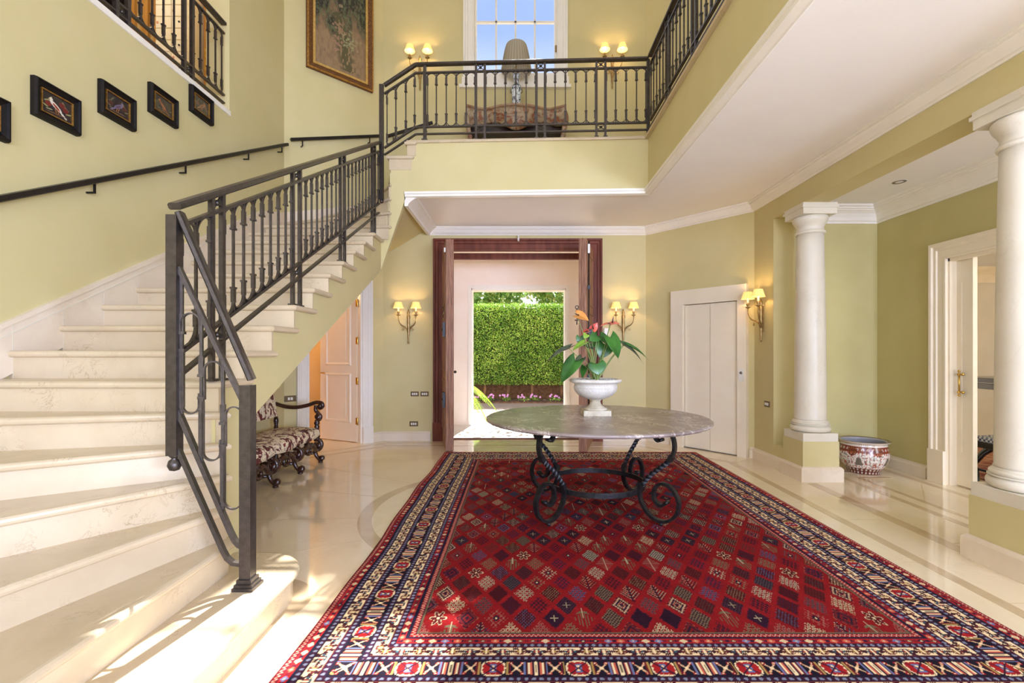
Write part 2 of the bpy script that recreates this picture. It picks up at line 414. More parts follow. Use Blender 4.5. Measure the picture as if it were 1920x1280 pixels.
def paint_grid(name, P0, U, V, nx, ny, func, mat, parent=None, N=None, thick=0.003):
    """flat painted panel: corner P0, edge vectors U, V; func(u,v) -> linear rgb arrays"""
    u, v = np.meshgrid(np.linspace(0, 1, nx), np.linspace(0, 1, ny))
    P = np.array(P0)[None, :]+u.reshape(-1, 1)*np.array(U)[None, :]+v.reshape(-1, 1)*np.array(V)[None, :]
    i = np.arange((nx-1)*(ny-1)); r = i//(nx-1); c = i % (nx-1); a = r*nx+c
    F = np.stack([a, a+1, a+nx+1, a+nx], 1)
    return np_mesh(name, P, F, func(u, v).reshape(-1, 3), mat, parent)
def np_mesh(name, P, F, C, mat, parent=None, smooth=True):
    me = bpy.data.meshes.new(name)
    me.vertices.add(len(P)); me.vertices.foreach_set('co', np.asarray(P, dtype=np.float32).ravel())
    me.loops.add(F.size); me.loops.foreach_set('vertex_index', F.astype(np.int32).ravel())
    me.polygons.add(len(F)); k = F.shape[1]
    me.polygons.foreach_set('loop_start', np.arange(0, F.size, k, dtype=np.int32))
    me.polygons.foreach_set('loop_total', np.full(len(F), k, dtype=np.int32))
    me.polygons.foreach_set('use_smooth', np.full(len(F), smooth))
    me.update(calc_edges=True); me.validate()
    if C is not None:
        at = me.attributes.new('Col', 'FLOAT_COLOR', 'POINT')
        CC = np.ones((len(P), 4), dtype=np.float32); CC[:, :3] = C
        at.data.foreach_set('color', CC.ravel())
    me.materials.append(M[mat] if isinstance(mat, str) else mat)
    o = bpy.data.objects.new(name, me); col.objects.link(o)
    if parent is not None: o.parent = parent
    return o
L = lambda *c: np.array(s2l(c))

# ------------------------------------------------------------------ room shell
def wall(name, A, B, z0, z1, th, holes=(), mat='wall'):
    """wall whose room face runs A -> B; thickness goes to the left of A->B"""
    A = Vector(A); B = Vector(B); d = (B-A); Ln = d.length; d.normalize(); n = Vector((-d.y, d.x))
    ss = sorted({0, Ln, *[h[0] for h in holes], *[h[1] for h in holes]})
    zs = sorted({z0, z1, *[h[2] for h in holes], *[h[3] for h in holes]})
    mb = MB()
    for i in range(len(ss)-1):
        for j in range(len(zs)-1):
            sc, zc = (ss[i]+ss[i+1])/2, (zs[j]+zs[j+1])/2
            if any(h[0] < sc < h[1] and h[2] < zc < h[3] for h in holes): continue
            a = A+d*ss[i]; b = A+d*ss[i+1]
            q = [(a.x, a.y), (b.x, b.y), (b.x+n.x*th, b.y+n.y*th), (a.x+n.x*th, a.y+n.y*th)]
            mb.hexa([(x, y, zs[j]) for x, y in q], [(x, y, zs[j+1]) for x, y in q])
    return S(mb.build(name, mat))
XL = -3.10; YB = 7.40; ZF2 = 3.91; ZC = 3.25; ZT = 9.2; XR = 3.0; YF = -7.0
DL0 = (-2.07, 7.40); DL1 = (XL, 6.40); DR0 = (1.95, 7.40); DR1 = (XR, 6.15)

# floor
fl = MB(); fl.box(-3.3, 8.0, YF-0.1, 7.5, -0.12, 0.0); fl.box(-5.2, -3.3, 5.6, 9.4, -0.12, 0.0); fl.box(-3.3, -1.9, 7.5, 9.4, -0.12, 0.0)
S(fl.build('floor', 'floor'))
fu = MB()
fu.prism(ccw([(-1.36, 5.90), (1.55, 5.78), (1.55, 7.4), (-1.36, 7.4)]), ZC+0.02, ZF2)
fu.prism(ccw([(1.55, YF), (XR, YF), (XR, 6.15), (1.95, 7.4), (1.55, 7.4)]), ZC+0.02, ZF2)
S(fu.build('floor_upper', 'wall'))
ft = MB()
ft.prism(ccw([(-1.32, 5.93), (1.56, 5.81), (1.56, 7.39), (-1.32, 7.39)]), ZF2, ZF2+0.012)
ft.prism(ccw([(1.56, YF), (XR-0.01, YF), (XR-0.01, 6.15), (1.94, 7.39), (1.56, 7.39)]), ZF2, ZF2+0.012)
S(ft.build('floor_gallery_marble', 'floor'))
# stone edging of the gallery floor
ed = MB(); ed.sweep([(-0.07, 0.0), (0.022, 0.0), (0.030, 0.016), (0.022, 0.032), (-0.07, 0.032)], [(1.53, YF+0.01, ZF2+0.014), (1.53, 5.78, ZF2+0.014), (-1.36, 5.90, ZF2+0.014)], (0, 0, -1))
S(ed.build('trim_1', 'step'))
# ceilings
cb = MB()
cb.prism(ccw([(-1.37, 5.89), (1.53, 5.77), (1.53, YF), (XR, YF), (XR, 6.15), (1.95, 7.4), (-1.37, 7.4)]), ZC, ZC+0.02)
S(cb.build('ceiling', 'ceiling'))
S(MB().box(3.25, 4.45, YF, 5.89, 3.10, 3.2).build('ceiling_aisle', 'ceiling'))
S(MB().box(-3.3, 3.2, YF, 7.6, ZT, ZT+0.1).build('ceiling_upper', 'ceiling'))

# walls
wall('wall_left', (XL, YF), DL1, 0, ZT, 0.25, holes=[(1.2-YF, 5.19-YF, ZF2-0.01, 7.2)]+[(wy-YF-0.6, wy-YF+0.6, 2.9, 6.3) for wy in (-5.4, -3.2)])
wall('wall_back_left', DL1, DL0, 0, ZT, 0.14, holes=[(1.4356-1.131, 1.4356-0.34, 0, 2.27)])
wall('wall_back', DL0, (1.95, YB), 0, ZT, 0.30, holes=[(0.87, 3.20, 0, 3.0), (2.07-0.70, 2.07+0.61, 5.55, 8.95)])
wall('wall_back_right', DR0, DR1, 0, ZT, 0.25)
wr = MB()
wr.box(XR, 3.25, 5.69, 6.15, 0, 2.92)                 # wall end beside the elevator
wr.box(XR, 3.25, 5.40, 5.69, 0, 0.26)                 # low plinth wall
wr.box(XR, 3.25, YF, 6.15, 2.92, ZT)                  # beam above the columns and wall above
S(wr.build('wall_right', 'wall'))
wall('wall_aisle_back', (3.25, 5.89), (4.37, 5.89), 0, 3.1, 0.2, mat='wall_aisle')
wall('wall_far_right', (4.37, 5.89), (4.37, YF), 0, 3.1, 0.13, holes=[(5.89-4.92, 5.89-3.72, 0, 2.30)]+[(5.89-wy-0.6, 5.89-wy+0.6, 0.6, 2.8) for wy in (-5.4, -3.6, -1.8)], mat='wall_aisle')
# wall behind the camera, with openings made for the added fill lights
wall('wall_front', (4.5, YF), (-3.3, YF), 0, ZT, 0.2, holes=[(4.5-wx-ww/2, 4.5-wx+ww/2, 0.45, 3.05) for wx, ww in FILL_SPANS]+[(4.5-wx-ww/2, 4.5-wx+ww/2, 4.5, 8.1) for wx, ww in [(-2.1, 1.3), (-0.1, 1.5), (2.0, 1.5)]])

# cornices
COR = [(0.0, 0.0), (0.0, 0.115), (0.012, 0.115), (0.018, 0.10), (0.03, 0.095), (0.045, 0.075), (0.062, 0.045), (0.075, 0.03), (0.082, 0.03), (0.082, 0.018), (0.10, 0.014), (0.10, 0.0)]
def cornice(name, path, prof, z, mat='white', scale=1.0):
    mb = MB(); mb.sweep([(u*scale, v*scale) for u, v in prof], [(x, y, z) for x, y in path], (0, 0, -1)); return S(mb.build(name, mat))
cornice('trim_2', [(XR, YF), (XR, 6.15), (1.95, 7.4), (-1.37, 7.4)], [(u, v) for u, v in COR], ZC)
# hanging return of the cornice along the open left side, and the moulded edge around the void
t3 = MB(); t3.sweep([(-0.02, -0.02), (-0.02, 0.12), (0.02, 0.12), (0.03, 0.09), (0.05, 0.07), (0.08, 0.045), (0.10, 0.03), (0.13, 0.02), (0.13, 0.0), (0.10, -0.02)], [(-1.37, 7.37, ZC), (-1.37, 5.90, ZC)], (0, 0, -1))
S(t3.build('trim_3', 'white'))
t4 = MB(); t4.sweep([(-0.03, -0.045), (0.035, -0.045), (0.035, -0.02), (0.022, -0.012), (0.022, 0.012), (-0.03, 0.02)], [(1.53, YF+0.01, ZC), (1.53, 5.77, ZC), (-1.38, 5.895, ZC)], (0, 0, -1))
t4.sweep([(-0.075, 0.0), (-0.055, 0.012), (-0.035, 0.0)], [(1.53, YF+0.01, ZC), (1.53, 5.77, ZC), (-1.38, 5.895, ZC)], (0, 0, -1))
S(t4.build('trim_4', 'white'))
AC = [(0, 0), (0, 0.19), (0.015, 0.19), (0.02, 0.165), (0.035, 0.16), (0.04, 0.15), (0.05, 0.12), (0.075, 0.085), (0.11, 0.06), (0.125, 0.055), (0.13, 0.045), (0.15, 0.04), (0.155, 0.025), (0.18, 0.02), (0.19, 0.0)]
cornice('trim_5', [(4.37, YF), (4.37, 5.89), (3.25, 5.89), (3.25, 5.69)], AC, 3.10)

# baseboards
BB = [(0, 0), (0.028, 0), (0.028, 0.105), (0.02, 0.118), (0.012, 0.122), (0.012, 0.135), (0.006, 0.14), (0, 0.14)]
def baseboard(name, path, z=0.0, prof=BB, mat='skirt'):
    mb = MB(); mb.sweep(prof, [(x, y, z) for x, y in path], (0, 0, 1)); return S(mb.build(name, mat))
def dl(t): return (-2.07-t*0.7175, 7.40-t*0.6966)      # along the left diagonal, t metres from the right end
def dr(s): return (1.95+1.05*s, 7.40-1.25*s)            # along the right diagonal, s 0..1
baseboard('baseboard_back_left', [(-1.34, YB), (-2.07, YB), dl(0.19)][::-1])
baseboard('baseboard_left_corner', [dl(1.26), DL1, (XL, 3.2)][::-1])
baseboard('baseboard_back_right', [dr(0.27), DR0, (1.25, YB)][::-1])
baseboard('baseboard_right', [(XR, 5.47), DR1, dr(0.97)][::-1])
baseboard('baseboard_aisle', [(4.37, 5.16), (4.37, 5.89), (3.27, 5.89)][::-1])
baseboard('baseboard_aisle_near', [(4.37, YF+0.01), (4.37, 3.46)][::-1])

# floor inlays: bands of darker marble, joints
inl = MB()
def strip(mb, pts, w, z=0.0015, closed=False):
    mb.sweep([(-w/2, 0), (w/2, 0), (w/2, z), (-w/2, z)], [(x, y, 0) for x, y in pts], (0, 0, 1), closed=closed)
strip(inl, [(2.60, YF), (2.60, 5.93), (1.73, 6.97), (-1.87, 6.97), (-2.74, 6.12), (-2.74, 3.3)], 0.075)
strip(inl, [(3.02, 3.26), (3.02, 4.98)], 0.10)
strip(inl, [(3.49, YF), (3.49, 5.45), (4.0, 5.45)], 0.07)
strip(inl, [(3.66, YF), (3.66, 5.2), (4.0, 5.2)], 0.05)
strip(inl, [(4.20, YF), (4.20, 5.75)], 0.07)
strip(inl, [(1.05, 7.22), (-1.95, 7.22), (-2.95, 6.24)], 0.05)
circ = [(-0.02+1.255*math.cos(a), 4.2+1.255*math.sin(a)) for a in np.linspace(PI*0.62, PI*1.38, 40)]
strip(inl, circ, 0.11)
dsc = [(-1.42+0.29*math.cos(a), 2.60+0.29*math.sin(a)) for a in np.linspace(0, 2*PI, 40, endpoint=False)]
inl.prism(dsc, 0, 0.0015)
S(inl.build('floor_inlay', 'band'))
jn = MB()
for a, b in [((-2.7, 4.93), (-1.32, 4.52)), ((-2.7, 3.86), (-1.28, 3.93)), ((-2.2, 2.92), (-1.13, 3.47)), ((-2.7, 5.9), (-1.1, 4.98)), ((-1.87, 6.97), (-2.07, 7.4)), ((-1.87, 6.97), (-1.03, 6.2)),
             ((2.64, 4.93), (2.97, 4.93)), ((2.64, 3.9), (2.97, 3.9)), ((3.08, 3.42), (3.45, 3.42)), ((3.7, 4.4), (4.16, 5.0)), ((2.64, 2.6), (2.97, 2.6)), ((2.64, 5.93), (2.97, 6.1)), ((2.45, 3.1), (2.56, 3.1)), ((0.05, 6.5), (0.05, 7.4))]:
    strip(jn, [a, b], 0.004, 0.001)
S(jn.build('floor_joints', 'joint'))

# ------------------------------------------------------------------ staircase
R = 0.17; RX = -1.675                                   # rise; outer face of the string wall
NY = lambda k: 2.915+0.325*(k-8)                        # nosing line of straight step k
SOF = lambda y: 0.958+0.495*(y-3.087)                   # underside of the flight
stair = thing('staircase', 'sweeping cream marble staircase with curved lower steps along the left wall', 'staircase', (-2.2, 3.0, 0))
TH = 0.042
def tread_step(poly, k, body=None, zb=None):
    mb = MB(); mb.slab(ccw(poly), k*R, TH)
    if body: mb.prism(ccw(body), zb, k*R-TH+0.001)
    return mb.build('step', 'step', stair, world=True)
# step 1: curtail step
def rounded_end(x0, x1, y0, y1, r):
    pts = [(x0, y0), (x1, y0)]
    pts += [(x1-r+r*math.cos(a), y1-r+r*math.sin(a)) for a in np.linspace(0, PI/2, 12)]
    return pts+[(x0, y1)]
p1 = rounded_end(-1.95, -1.19, 0.45, 2.87, 0.30)
tread_step(p1, 1, inset(p1, 0.035), 0.0)
# lower winders 2..6 and frontal step 7
ang = {2: 90, 3: 72, 4: 53, 5: 34, 6: 14, 7: 0}
inn = {2: (-1.52, 2.58), 3: (-1.56, 2.60), 4: (-1.585, 2.625), 5: (-1.605, 2.645), 6: (-1.62, 2.66), 7: (-1.635, 2.66)}
reg = ccw([(XL, 0.45), (-1.52, 0.45), (-1.52, 2.60), (-1.575, 2.66), (-1.635, 2.72), (XL, 2.72)])
for k in range(2, 8):
    d = (-math.cos(math.radians(ang[k])), -math.sin(math.radians(ang[k])))
    pl = clip(reg, inn[k], d, -1)
    if k < 7:
        a2 = math.radians(ang[k+1]); d2 = (-math.cos(a2), -math.sin(a2)); n2 = (d2[1], -d2[0])
        q = (inn[k+1][0]-n2[0]*-0.06, inn[k+1][1]-n2[1]*-0.06)
        pl = clip(pl, q, d2, 1)
    else:
        pl = [(XL+0.002, 2.66), (-1.635, 2.66), (-1.635, 3.0), (XL+0.002, 3.0)]
        tread_step(pl, k, [(XL+0.002, 2.69), (-1.668, 2.69), (-1.668, 2.71), (XL+0.002, 2.71)], 0.0); continue
    pl = ccw(pl)
    tread_step(pl, k, inset(pl, 0.03), 0.0)
for k in range(8, 17):
    y0 = NY(k); y1 = NY(k+1)+0.055
    poly = [(XL+0.002, y0), (-1.635, y0), (-1.635, y1), (XL+0.002, y1)]
    body = [(XL+0.002, y0+0.03), (-1.668, y0+0.03), (-1.668, y0+0.05), (XL+0.002, y0+0.05)]
    tread_step(poly, k, body, (k-1)*R)
# upper winders 17..22
regU = ccw([(XL, 5.80), (-1.60, 5.80), (-1.545, 5.866), (-1.545, 7.395), (-2.06, 7.395), (XL, 6.40)])
angU = {17: 0, 18: 18, 19: 36, 20: 54, 21: 72, 22: 90}
innU = {17: (-1.64, 5.84), 18: (-1.60, 5.868), 19: (-1.585, 5.87), 20: (-1.57, 5.872), 21: (-1.555, 5.875), 22: (-1.605, 5.875)}
for k in range(17, 22):
    d = (-math.cos(math.radians(angU[k])), math.sin(math.radians(angU[k])))
    pl = clip(regU, innU[k], d, -1)
    a2 = math.radians(angU[k+1]); d2 = (-math.cos(a2), math.sin(a2)); n2 = (d2[1], -d2[0])
    q = (innU[k+1][0]+n2[0]*0.05, innU[k+1][1]+n2[1]*0.05)
    pl = clip(pl, q, d2, 1)
    pl = ccw(pl)
    if len(pl) > 2: tread_step(pl, k, inset(pl, 0.03), (k-1)*R)
p22 = [(-1.605, 5.865), (-1.27, 5.865), (-1.27, 7.39), (-1.605, 7.39)]
tread_step(p22, 22, [(-1.575, 5.895), (-1.30, 5.895), (-1.30, 7.39), (-1.575, 7.39)], 21*R)
p23 = [(-1.385, 5.865), (-1.24, 5.86), (-1.24, 7.39), (-1.385, 7.39)]
tread_step(p23, 23, [(-1.355, 5.895), (-1.25, 5.89), (-1.25, 7.39), (-1.355, 7.39)], 22*R)
# string wall
st = MB()
def colm(ya, yb, zt, x0=RX-0.10, x1=RX):
    ya += 0.012; yb += 0.012
    za = 0.0 if ya < 3.0 else SOF(ya); zb_ = 0.0 if yb <= 3.0635 else SOF(yb)
    st.hexa([(x0, ya, za), (x1, ya, za), (x1, yb, zb_), (x0, yb, zb_)], [(x0, ya, zt), (x1, ya, zt), (x1, yb, zt), (x0, yb, zt)])
colm(2.66, 2.695, 6*R-TH+0.002); colm(2.695, 2.945, 7*R-TH+0.002); colm(2.945, 3.05, 8*R-TH+0.002); colm(3.05001, NY(9)+0.03, 8*R-TH+0.002)
for k in range(9, 17): colm(NY(k)+0.03, NY(k+1)+0.03, k*R-TH+0.002)
colm(NY(17)+0.03, 5.905, 17*R-TH+0.002)
# front string facing the hall, below the upper winders
def zfs(x): return 2.36+(x-RX)*(3.25-2.36)/(-1.37-RX)
for xa, xb, k in ((-1.565, -1.355, 22),):
    st.hexa([(xa, 5.90, zfs(xa)), (xb, 5.90, zfs(xb)), (xb, 5.96, zfs(xb)), (xa, 5.96, zfs(xa))], [(xa, 5.90, k*R-TH), (xb, 5.90, k*R-TH), (xb, 5.96, k*R-TH), (xa, 5.96, k*R-TH)])
for k, xt in ((17, RX), (18, -1.612), (19, -1.597), (20, -1.583), (21, -1.569)):
    zb_ = zfs(xt) if k == 17 else (k-1)*R-TH
    st.hexa([(xt, 5.90, zb_), (-1.565, 5.90, zfs(-1.565) if k == 17 else zb_), (-1.565, 5.955, zfs(-1.565) if k == 17 else zb_), (xt, 5.955, zb_)], [(xt, 5.90, k*R-TH), (-1.565, 5.90, k*R-TH), (-1.565, 5.955, k*R-TH), (xt, 5.955, k*R-TH)])
st.build('string_wall', 'wall', stair, world=True)
so = MB()
so.hexa([(XL, 3.05, SOF(3.05)-0.001), (RX-0.001, 3.05, SOF(3.05)-0.001), (RX-0.001, 5.90, SOF(5.9)-0.001), (XL, 5.90, SOF(5.9)-0.001)],
        [(XL, 3.05, SOF(3.05)+0.05), (RX-0.001, 3.05, SOF(3.05)+0.05), (RX-0.001, 5.90, SOF(5.9)+0.05), (XL, 5.90, SOF(5.9)+0.05)])
outer = [(XL, 5.90), (XL, 6.40), (-2.07, 7.395), (-1.37, 7.395)]
seg = [math.dist(outer[i], outer[i+1]) for i in range(3)]; tot = sum(seg)
def outp(p):
    d = p*tot
    for i in range(3):
        if d <= seg[i]+1e-9 or i == 2:
            t = d/seg[i]; return (outer[i][0]+(outer[i+1][0]-outer[i][0])*t, outer[i][1]+(outer[i+1][1]-outer[i][1])*t)
        d -= seg[i]
vs = []; K = 24
for i in range(K+1):
    p = i/K; o_ = outp(p); z_o = SOF(5.9)+(ZC-SOF(5.9))*p**2; z_i = SOF(5.9)+(ZC-SOF(5.9))*p
    ix = RX+(-1.37-RX)*p
    for j in range(5):
        t = j/4; vs.append((ix+(o_[0]-ix)*t, 5.93+(o_[1]-5.93)*t, z_i+(z_o-z_i)*t))
so.add(vs, [(i*5+j, i*5+j+1, i*5+j+6, i*5+j+5) for i in range(K) for j in range(4)], True)
so.build('soffit', 'wall', stair, world=True)
# skirting up the wall
sk = MB()
zsk = lambda y: 1.36+0.523*(y-2.915)+0.165
sk.hexa([(XL, 2.6, 1.05), (XL+0.022, 2.6, 1.05), (XL+0.022, 5.84, 2.65), (XL, 5.84, 2.65)], [(XL, 2.6, zsk(2.6)), (XL+0.022, 2.6, zsk(2.6)), (XL+0.022, 5.84, zsk(5.84)), (XL, 5.84, zsk(5.84))])
sk.hexa([(XL, 2.6, zsk(2.6)-0.02), (XL+0.03, 2.6, zsk(2.6)-0.02), (XL+0.03, 5.84, zsk(5.84)-0.02), (XL, 5.84, zsk(5.84)-0.02)], [(XL, 2.6, zsk(2.6)+0.012), (XL+0.03, 2.6, zsk(2.6)+0.012), (XL+0.03, 5.84, zsk(5.84)+0.012), (XL, 5.84, zsk(5.84)+0.012)])
A_ = [(XL, 5.84, zsk(5.84)), (XL, 6.40, zsk(5.84)+0.14), (-2.07, 7.4, 3.62), (-1.37, 7.4, 4.0)]
for (a, b) in zip(A_[:-1], A_[1:]):
    a = Vector(a); b = Vector(b); d = Vector((b.x-a.x, b.y-a.y, 0)).normalized(); n = Vector((d.y, -d.x, 0))*0.022
    dn = Vector((0, 0, -0.4))
    sk.hexa([a+dn, a+n+dn, b+n+dn, b+dn], [a, a+n, b+n, b])
sk.build('skirting', 'skirt', stair, world=True)

sj = MB()
for k in range(8, 17): y = NY(k)+0.03; sj.box(XL+0.0225, XL+0.0235, y-0.002, y+0.002, k*R-0.17, zsk(y)-0.02)
sj.hexa([(XL, 2.6, zsk(2.6)-0.075), (XL+0.026, 2.6, zsk(2.6)-0.075), (XL+0.026, 5.84, zsk(5.84)-0.075), (XL, 5.84, zsk(5.84)-0.075)], [(XL, 2.6, zsk(2.6)-0.068), (XL+0.026, 2.6, zsk(2.6)-0.068), (XL+0.026, 5.84, zsk(5.84)-0.068), (XL, 5.84, zsk(5.84)-0.068)])
sj.build('skirting_joint', 'column', stair, world=True)

# ------------------------------------------------------------------ wrought-iron balustrades
class Rail:
    def __init__(s, root, P0, P1, H, mat='iron', scale=1.0):
        s.root = root; s.P0 = Vector(P0); P1 = Vector(P1); d = Vector((P1.x-s.P0.x, P1.y-s.P0.y, 0)); s.L = d.length; s.a = d.normalized()
        s.m = (P1.z-s.P0.z)/s.L; s.n = Vector((s.a.y, -s.a.x, 0)); s.H = H; s.mat = mat
    def pt(s, t, h): return s.P0+s.a*t+Vector((0, 0, s.m*t+h))
    def part(s, mb, name): return mb.build(name, s.mat, s.root, world=True)
    def rails(s, t0, t1, ext=0.0):
        H = s.H
        mb = MB(); mb.sweep([(-0.020, -0.022), (-0.012, -0.032), (0.006, -0.032), (0.014, -0.024), (0.014, 0.024), (0.006, 0.032), (-0.012, 0.032), (-0.020, 0.022)], [s.pt(t0-ext, H[0]), s.pt(t1+ext, H[0])], s.n); s.part(mb, 'handrail')
        for h, nm, w in ((H[1], 'upper_rail', 0.018), (H[2], 'lower_rail', 0.018), (H[3], 'bottom_rail', 0.016)):
            mb = MB(); mb.rect([s.pt(t0, h), s.pt(t1, h)], w, 0.030, s.n); s.part(mb, nm)
    def post(s, t, h0, h1, w=0.026, foot=True):
        mb = MB(); p = s.P0+s.a*t; zb = s.P0.z+s.m*t
        mb.rect([(p.x, p.y, zb+h0), (p.x, p.y, zb+h1)], w, w, s.n)
        if foot: mb.rect([(p.x, p.y, zb+h0), (p.x, p.y, zb+h0+0.012)], w*1.9, w*1.9, s.n)
        return s.part(mb, 'post')
    def rosettes(s, ta, tb):
        for h0, h1 in ((s.H[1]+0.009, s.H[0]-0.014), (s.H[3]+0.008, s.H[2]-0.009)):
            mb = MB(); c = s.pt((ta+tb)/2, (h0+h1)/2)
            for u, v in ((ta, h0), (ta, h1), (tb, h0), (tb, h1)):
                mb.rect([c, s.pt(u, v)], 0.007, 0.010, s.n)
            q = s.n; mb.lathe([(0.0, -0.016), (0.014, -0.012), (0.017, 0.0), (0.014, 0.012), (0.0, 0.016)], c, 10, ax=q)
            s.part(mb, 'rosette')
    def bay(s, t0, t1, bay=0.115, w=0.013):
        Lh = t1-t0; n = max(1, round(Lh/bay)); b = Lh/n; H1 = s.H[1]-0.009; H2 = s.H[2]+0.009; r = b/2-0.004
        zT = H1-r; zB = H2+r
        for i in range(1, n+1):
            t = t0+i*b; mb = MB(); edge = (i == n)
            if not edge: mb.rect([s.pt(t, H2), s.pt(t, H1)], w, w, s.n)
            ts = t if not edge else t-0.014
            if edge: mb.rect([s.pt(ts, H2), s.pt(ts, H1)], w*0.8, w, s.n)
            # sleeves
            for a, c_ in ((zT-0.085, zT+0.0), (zB, zB+0.085)):
                mb.rect([s.pt(ts, a), s.pt(ts, c_)], w*1.9, w*1.5, s.n)
            for a in (zT-0.088, zB+0.080):
                mb.rect([s.pt(ts, a), s.pt(ts, a+0.012)], w*2.5, w*2.1, s.n)
            if i == 1 or n == 1:
                m2 = MB(); m2.rect([s.pt(t0+0.014, H2), s.pt(t0+0.014, H1)], w*0.8, w, s.n)
                for a, c_ in ((zT-0.085, zT), (zB, zB+0.085)): m2.rect([s.pt(t0+0.014, a), s.pt(t0+0.014, c_)], w*1.5, w*1.5, s.n)
                s.part(m2, 'baluster')
            # arches to the neighbour on the left
            tc_ = t-b/2
            for sg, zc in ((1, zT), (-1, zB)):
                pth = [s.pt(tc_+r*math.cos(x), zc+sg*r*math.sin(x)) for x in np.linspace(0, PI, 13)]
                mb.rect(pth, 0.007, 0.016, s.n)
            s.part(mb, 'baluster')
# straight flight
nos = lambda y: 1.36+0.523*(y-2.915)
XS = -1.69
bal = thing('stair_balustrade', 'dark wrought iron balustrade with arched balusters climbing the marble stairs', 'balustrade', (XS, 2.377, 0.34))
HS = (0.985, 0.885, 0.25, 0.14)
Y0 = 2.377
rl = Rail(bal, (XS, Y0, nos(Y0)), (XS, 5.86, nos(5.86)), HS)
rl.rails(0.0, 5.86-Y0, 0.0)
pairs = [(2.664, 2.76), (3.62, 3.74), (4.59, 4.70), (5.58, 5.69)]
def tread_z(y):
    if y < 2.915: return 7*R
    return R*(8+int((y-2.915)/0.325))
for a, b in pairs:
    for y in (a, b):
        rl.post(y-Y0, tread_z(y)-nos(y), HS[0]-0.012)
    rl.rosettes(a-Y0, b-Y0)
ys = [Y0+0.03]+[v for p in pairs for v in p]+[5.84]
for i in range(0, len(ys), 2): rl.bay(ys[i]-Y0, ys[i+1]-Y0, 0.110)
# hanging post with ball, and the steep newel panel
hp = MB(); hp.rect([(XS, Y0, 0.845), (XS, Y0, 2.02)], 0.052, 0.052, (1, 0, 0)); hp.build('post', 'iron', bal, world=True)
hb = MB(); hb.lathe([(0.0, -0.075), (0.022, -0.068), (0.032, -0.045), (0.026, -0.022), (0.012, -0.012), (0.018, -0.006), (0.024, 0.0), (0.024, 0.012)], (XS, Y0, 0.84), 16); hb.build('ball_finial', 'iron', bal, world=True)
NX, NYv = -1.36, 2.43
nw = MB(); nw.rect([(NX, NYv, 0.20), (NX, NYv, 1.185)], 0.056, 0.056, (1, 0, 0))
nw.build('newel_post', 'iron', bal, world=True)
nf = MB()
for w, z0, z1 in ((0.105, 0.17, 0.185), (0.09, 0.185, 0.20), (0.074, 0.20, 0.22)): nf.box(NX-w/2, NX+w/2, NYv-w/2, NYv+w/2, z0, z1)
nf.build('newel_foot', 'iron', bal, world=True)
pa = Vector((XS, Y0, 0)); pb = Vector((NX, NYv, 0)); pd = (pb-pa); pL = pd.length; pa_ = pd.normalized(); pn = Vector((pa_.y, -pa_.x, 0))
def npx(px, py):     # a point of the newel panel plane, measured in the photograph's pixels
    k = (px-972)/907.0
    # point p = pa + a s ; p.x = k*p.y
    s_ = (k*pa.y-pa.x)/(pa_.x-k*pa_.y); p = pa+pa_*s_
    return Vector((p.x, p.y, 1.35-(py-660)/907.0*p.y))
Z = lambda x, y: npx(300+0.59375*x, 360+0.59375*y)
mb = MB(); mb.sweep([(-0.016, -0.020), (-0.010, -0.030), (0.006, -0.030), (0.014, -0.022), (0.014, 0.022), (0.006, 0.030), (-0.010, 0.030), (-0.016, 0.020)], [Z(62, 66), Z(290, 592)], pn); mb.build('handrail', 'iron', bal, world=True)
mb = MB(); mb.rect([Z(60, 238), Z(272, 680)], 0.020, 0.032, pn); mb.build('upper_rail', 'iron', bal, world=True)
mb = MB(); mb.rect([Z(58, 690), Z(222, 1070), Z(236, 1098), Z(250, 1114), Z(270, 1122)], 0.020, 0.032, pn); mb.build('lower_rail', 'iron', bal, world=True)
mb = MB(); mb.rect([Z(56, 806), Z(200, 1132), Z(212, 1154), Z(230, 1170), Z(272, 1176)], 0.018, 0.032, pn); mb.build('bottom_rail', 'iron', bal, world=True)
for (xa, xb, yt, yj) in ((70, 126, 408, 250), (141, 196, 560, 400), (208, 260, 702, 545)):
    mb = MB(); c0 = Z((xa+xb)/2, yt); e = (Z(xb, yt)-Z(xa, yt)); rr = e.length/2; eh = e.normalized()
    pth = [Z(xa, yt+95)]+[c0+eh*(-rr*math.cos(t))+Vector((0, 0, rr*math.sin(t))) for t in np.linspace(0, PI, 13)]+[Z(xb, yt+40)]
    mb.rect(pth, 0.007, 0.018, pn); mb.build('arch', 'iron', bal, world=True)
for (xa, xb, yb) in ((72, 124, 675), (137, 191, 822), (204, 258, 975)):
    mb = MB(); c0 = Z((xa+xb)/2, yb); e = (Z(xb, yb)-Z(xa, yb)); rr = e.length/2; eh = e.normalized()
    pth = [Z(xa, yb-160)]+[c0+eh*(-rr*math.cos(t))+Vector((0, 0, -rr*math.sin(t))) for t in np.linspace(0, PI, 13)]+[Z(xb, yb-40)]
    mb.rect(pth, 0.007, 0.018, pn); mb.build('arch', 'iron', bal, world=True)
for (x, ya, yb) in ((69, 250, 700), (131, 385, 850), (199, 535, 1000), (262, 680, 1090)):
    mb = MB(); mb.rect([Z(x, ya), Z(x, yb)], 0.014, 0.014, pn)
    if x < 250:
        for (sa, sb) in ((ya+135, ya+190), (yb-205, yb-20)):
            sa2 = sa; mb.rect([Z(x, sa2), Z(x, sb)], 0.022, 0.018, pn); mb.rect([Z(x, sb if sa == ya+135 else sa2), Z(x, (sb if sa == ya+135 else sa2)+9)], 0.030, 0.024, pn)
    mb.build('baluster', 'iron', bal, world=True)
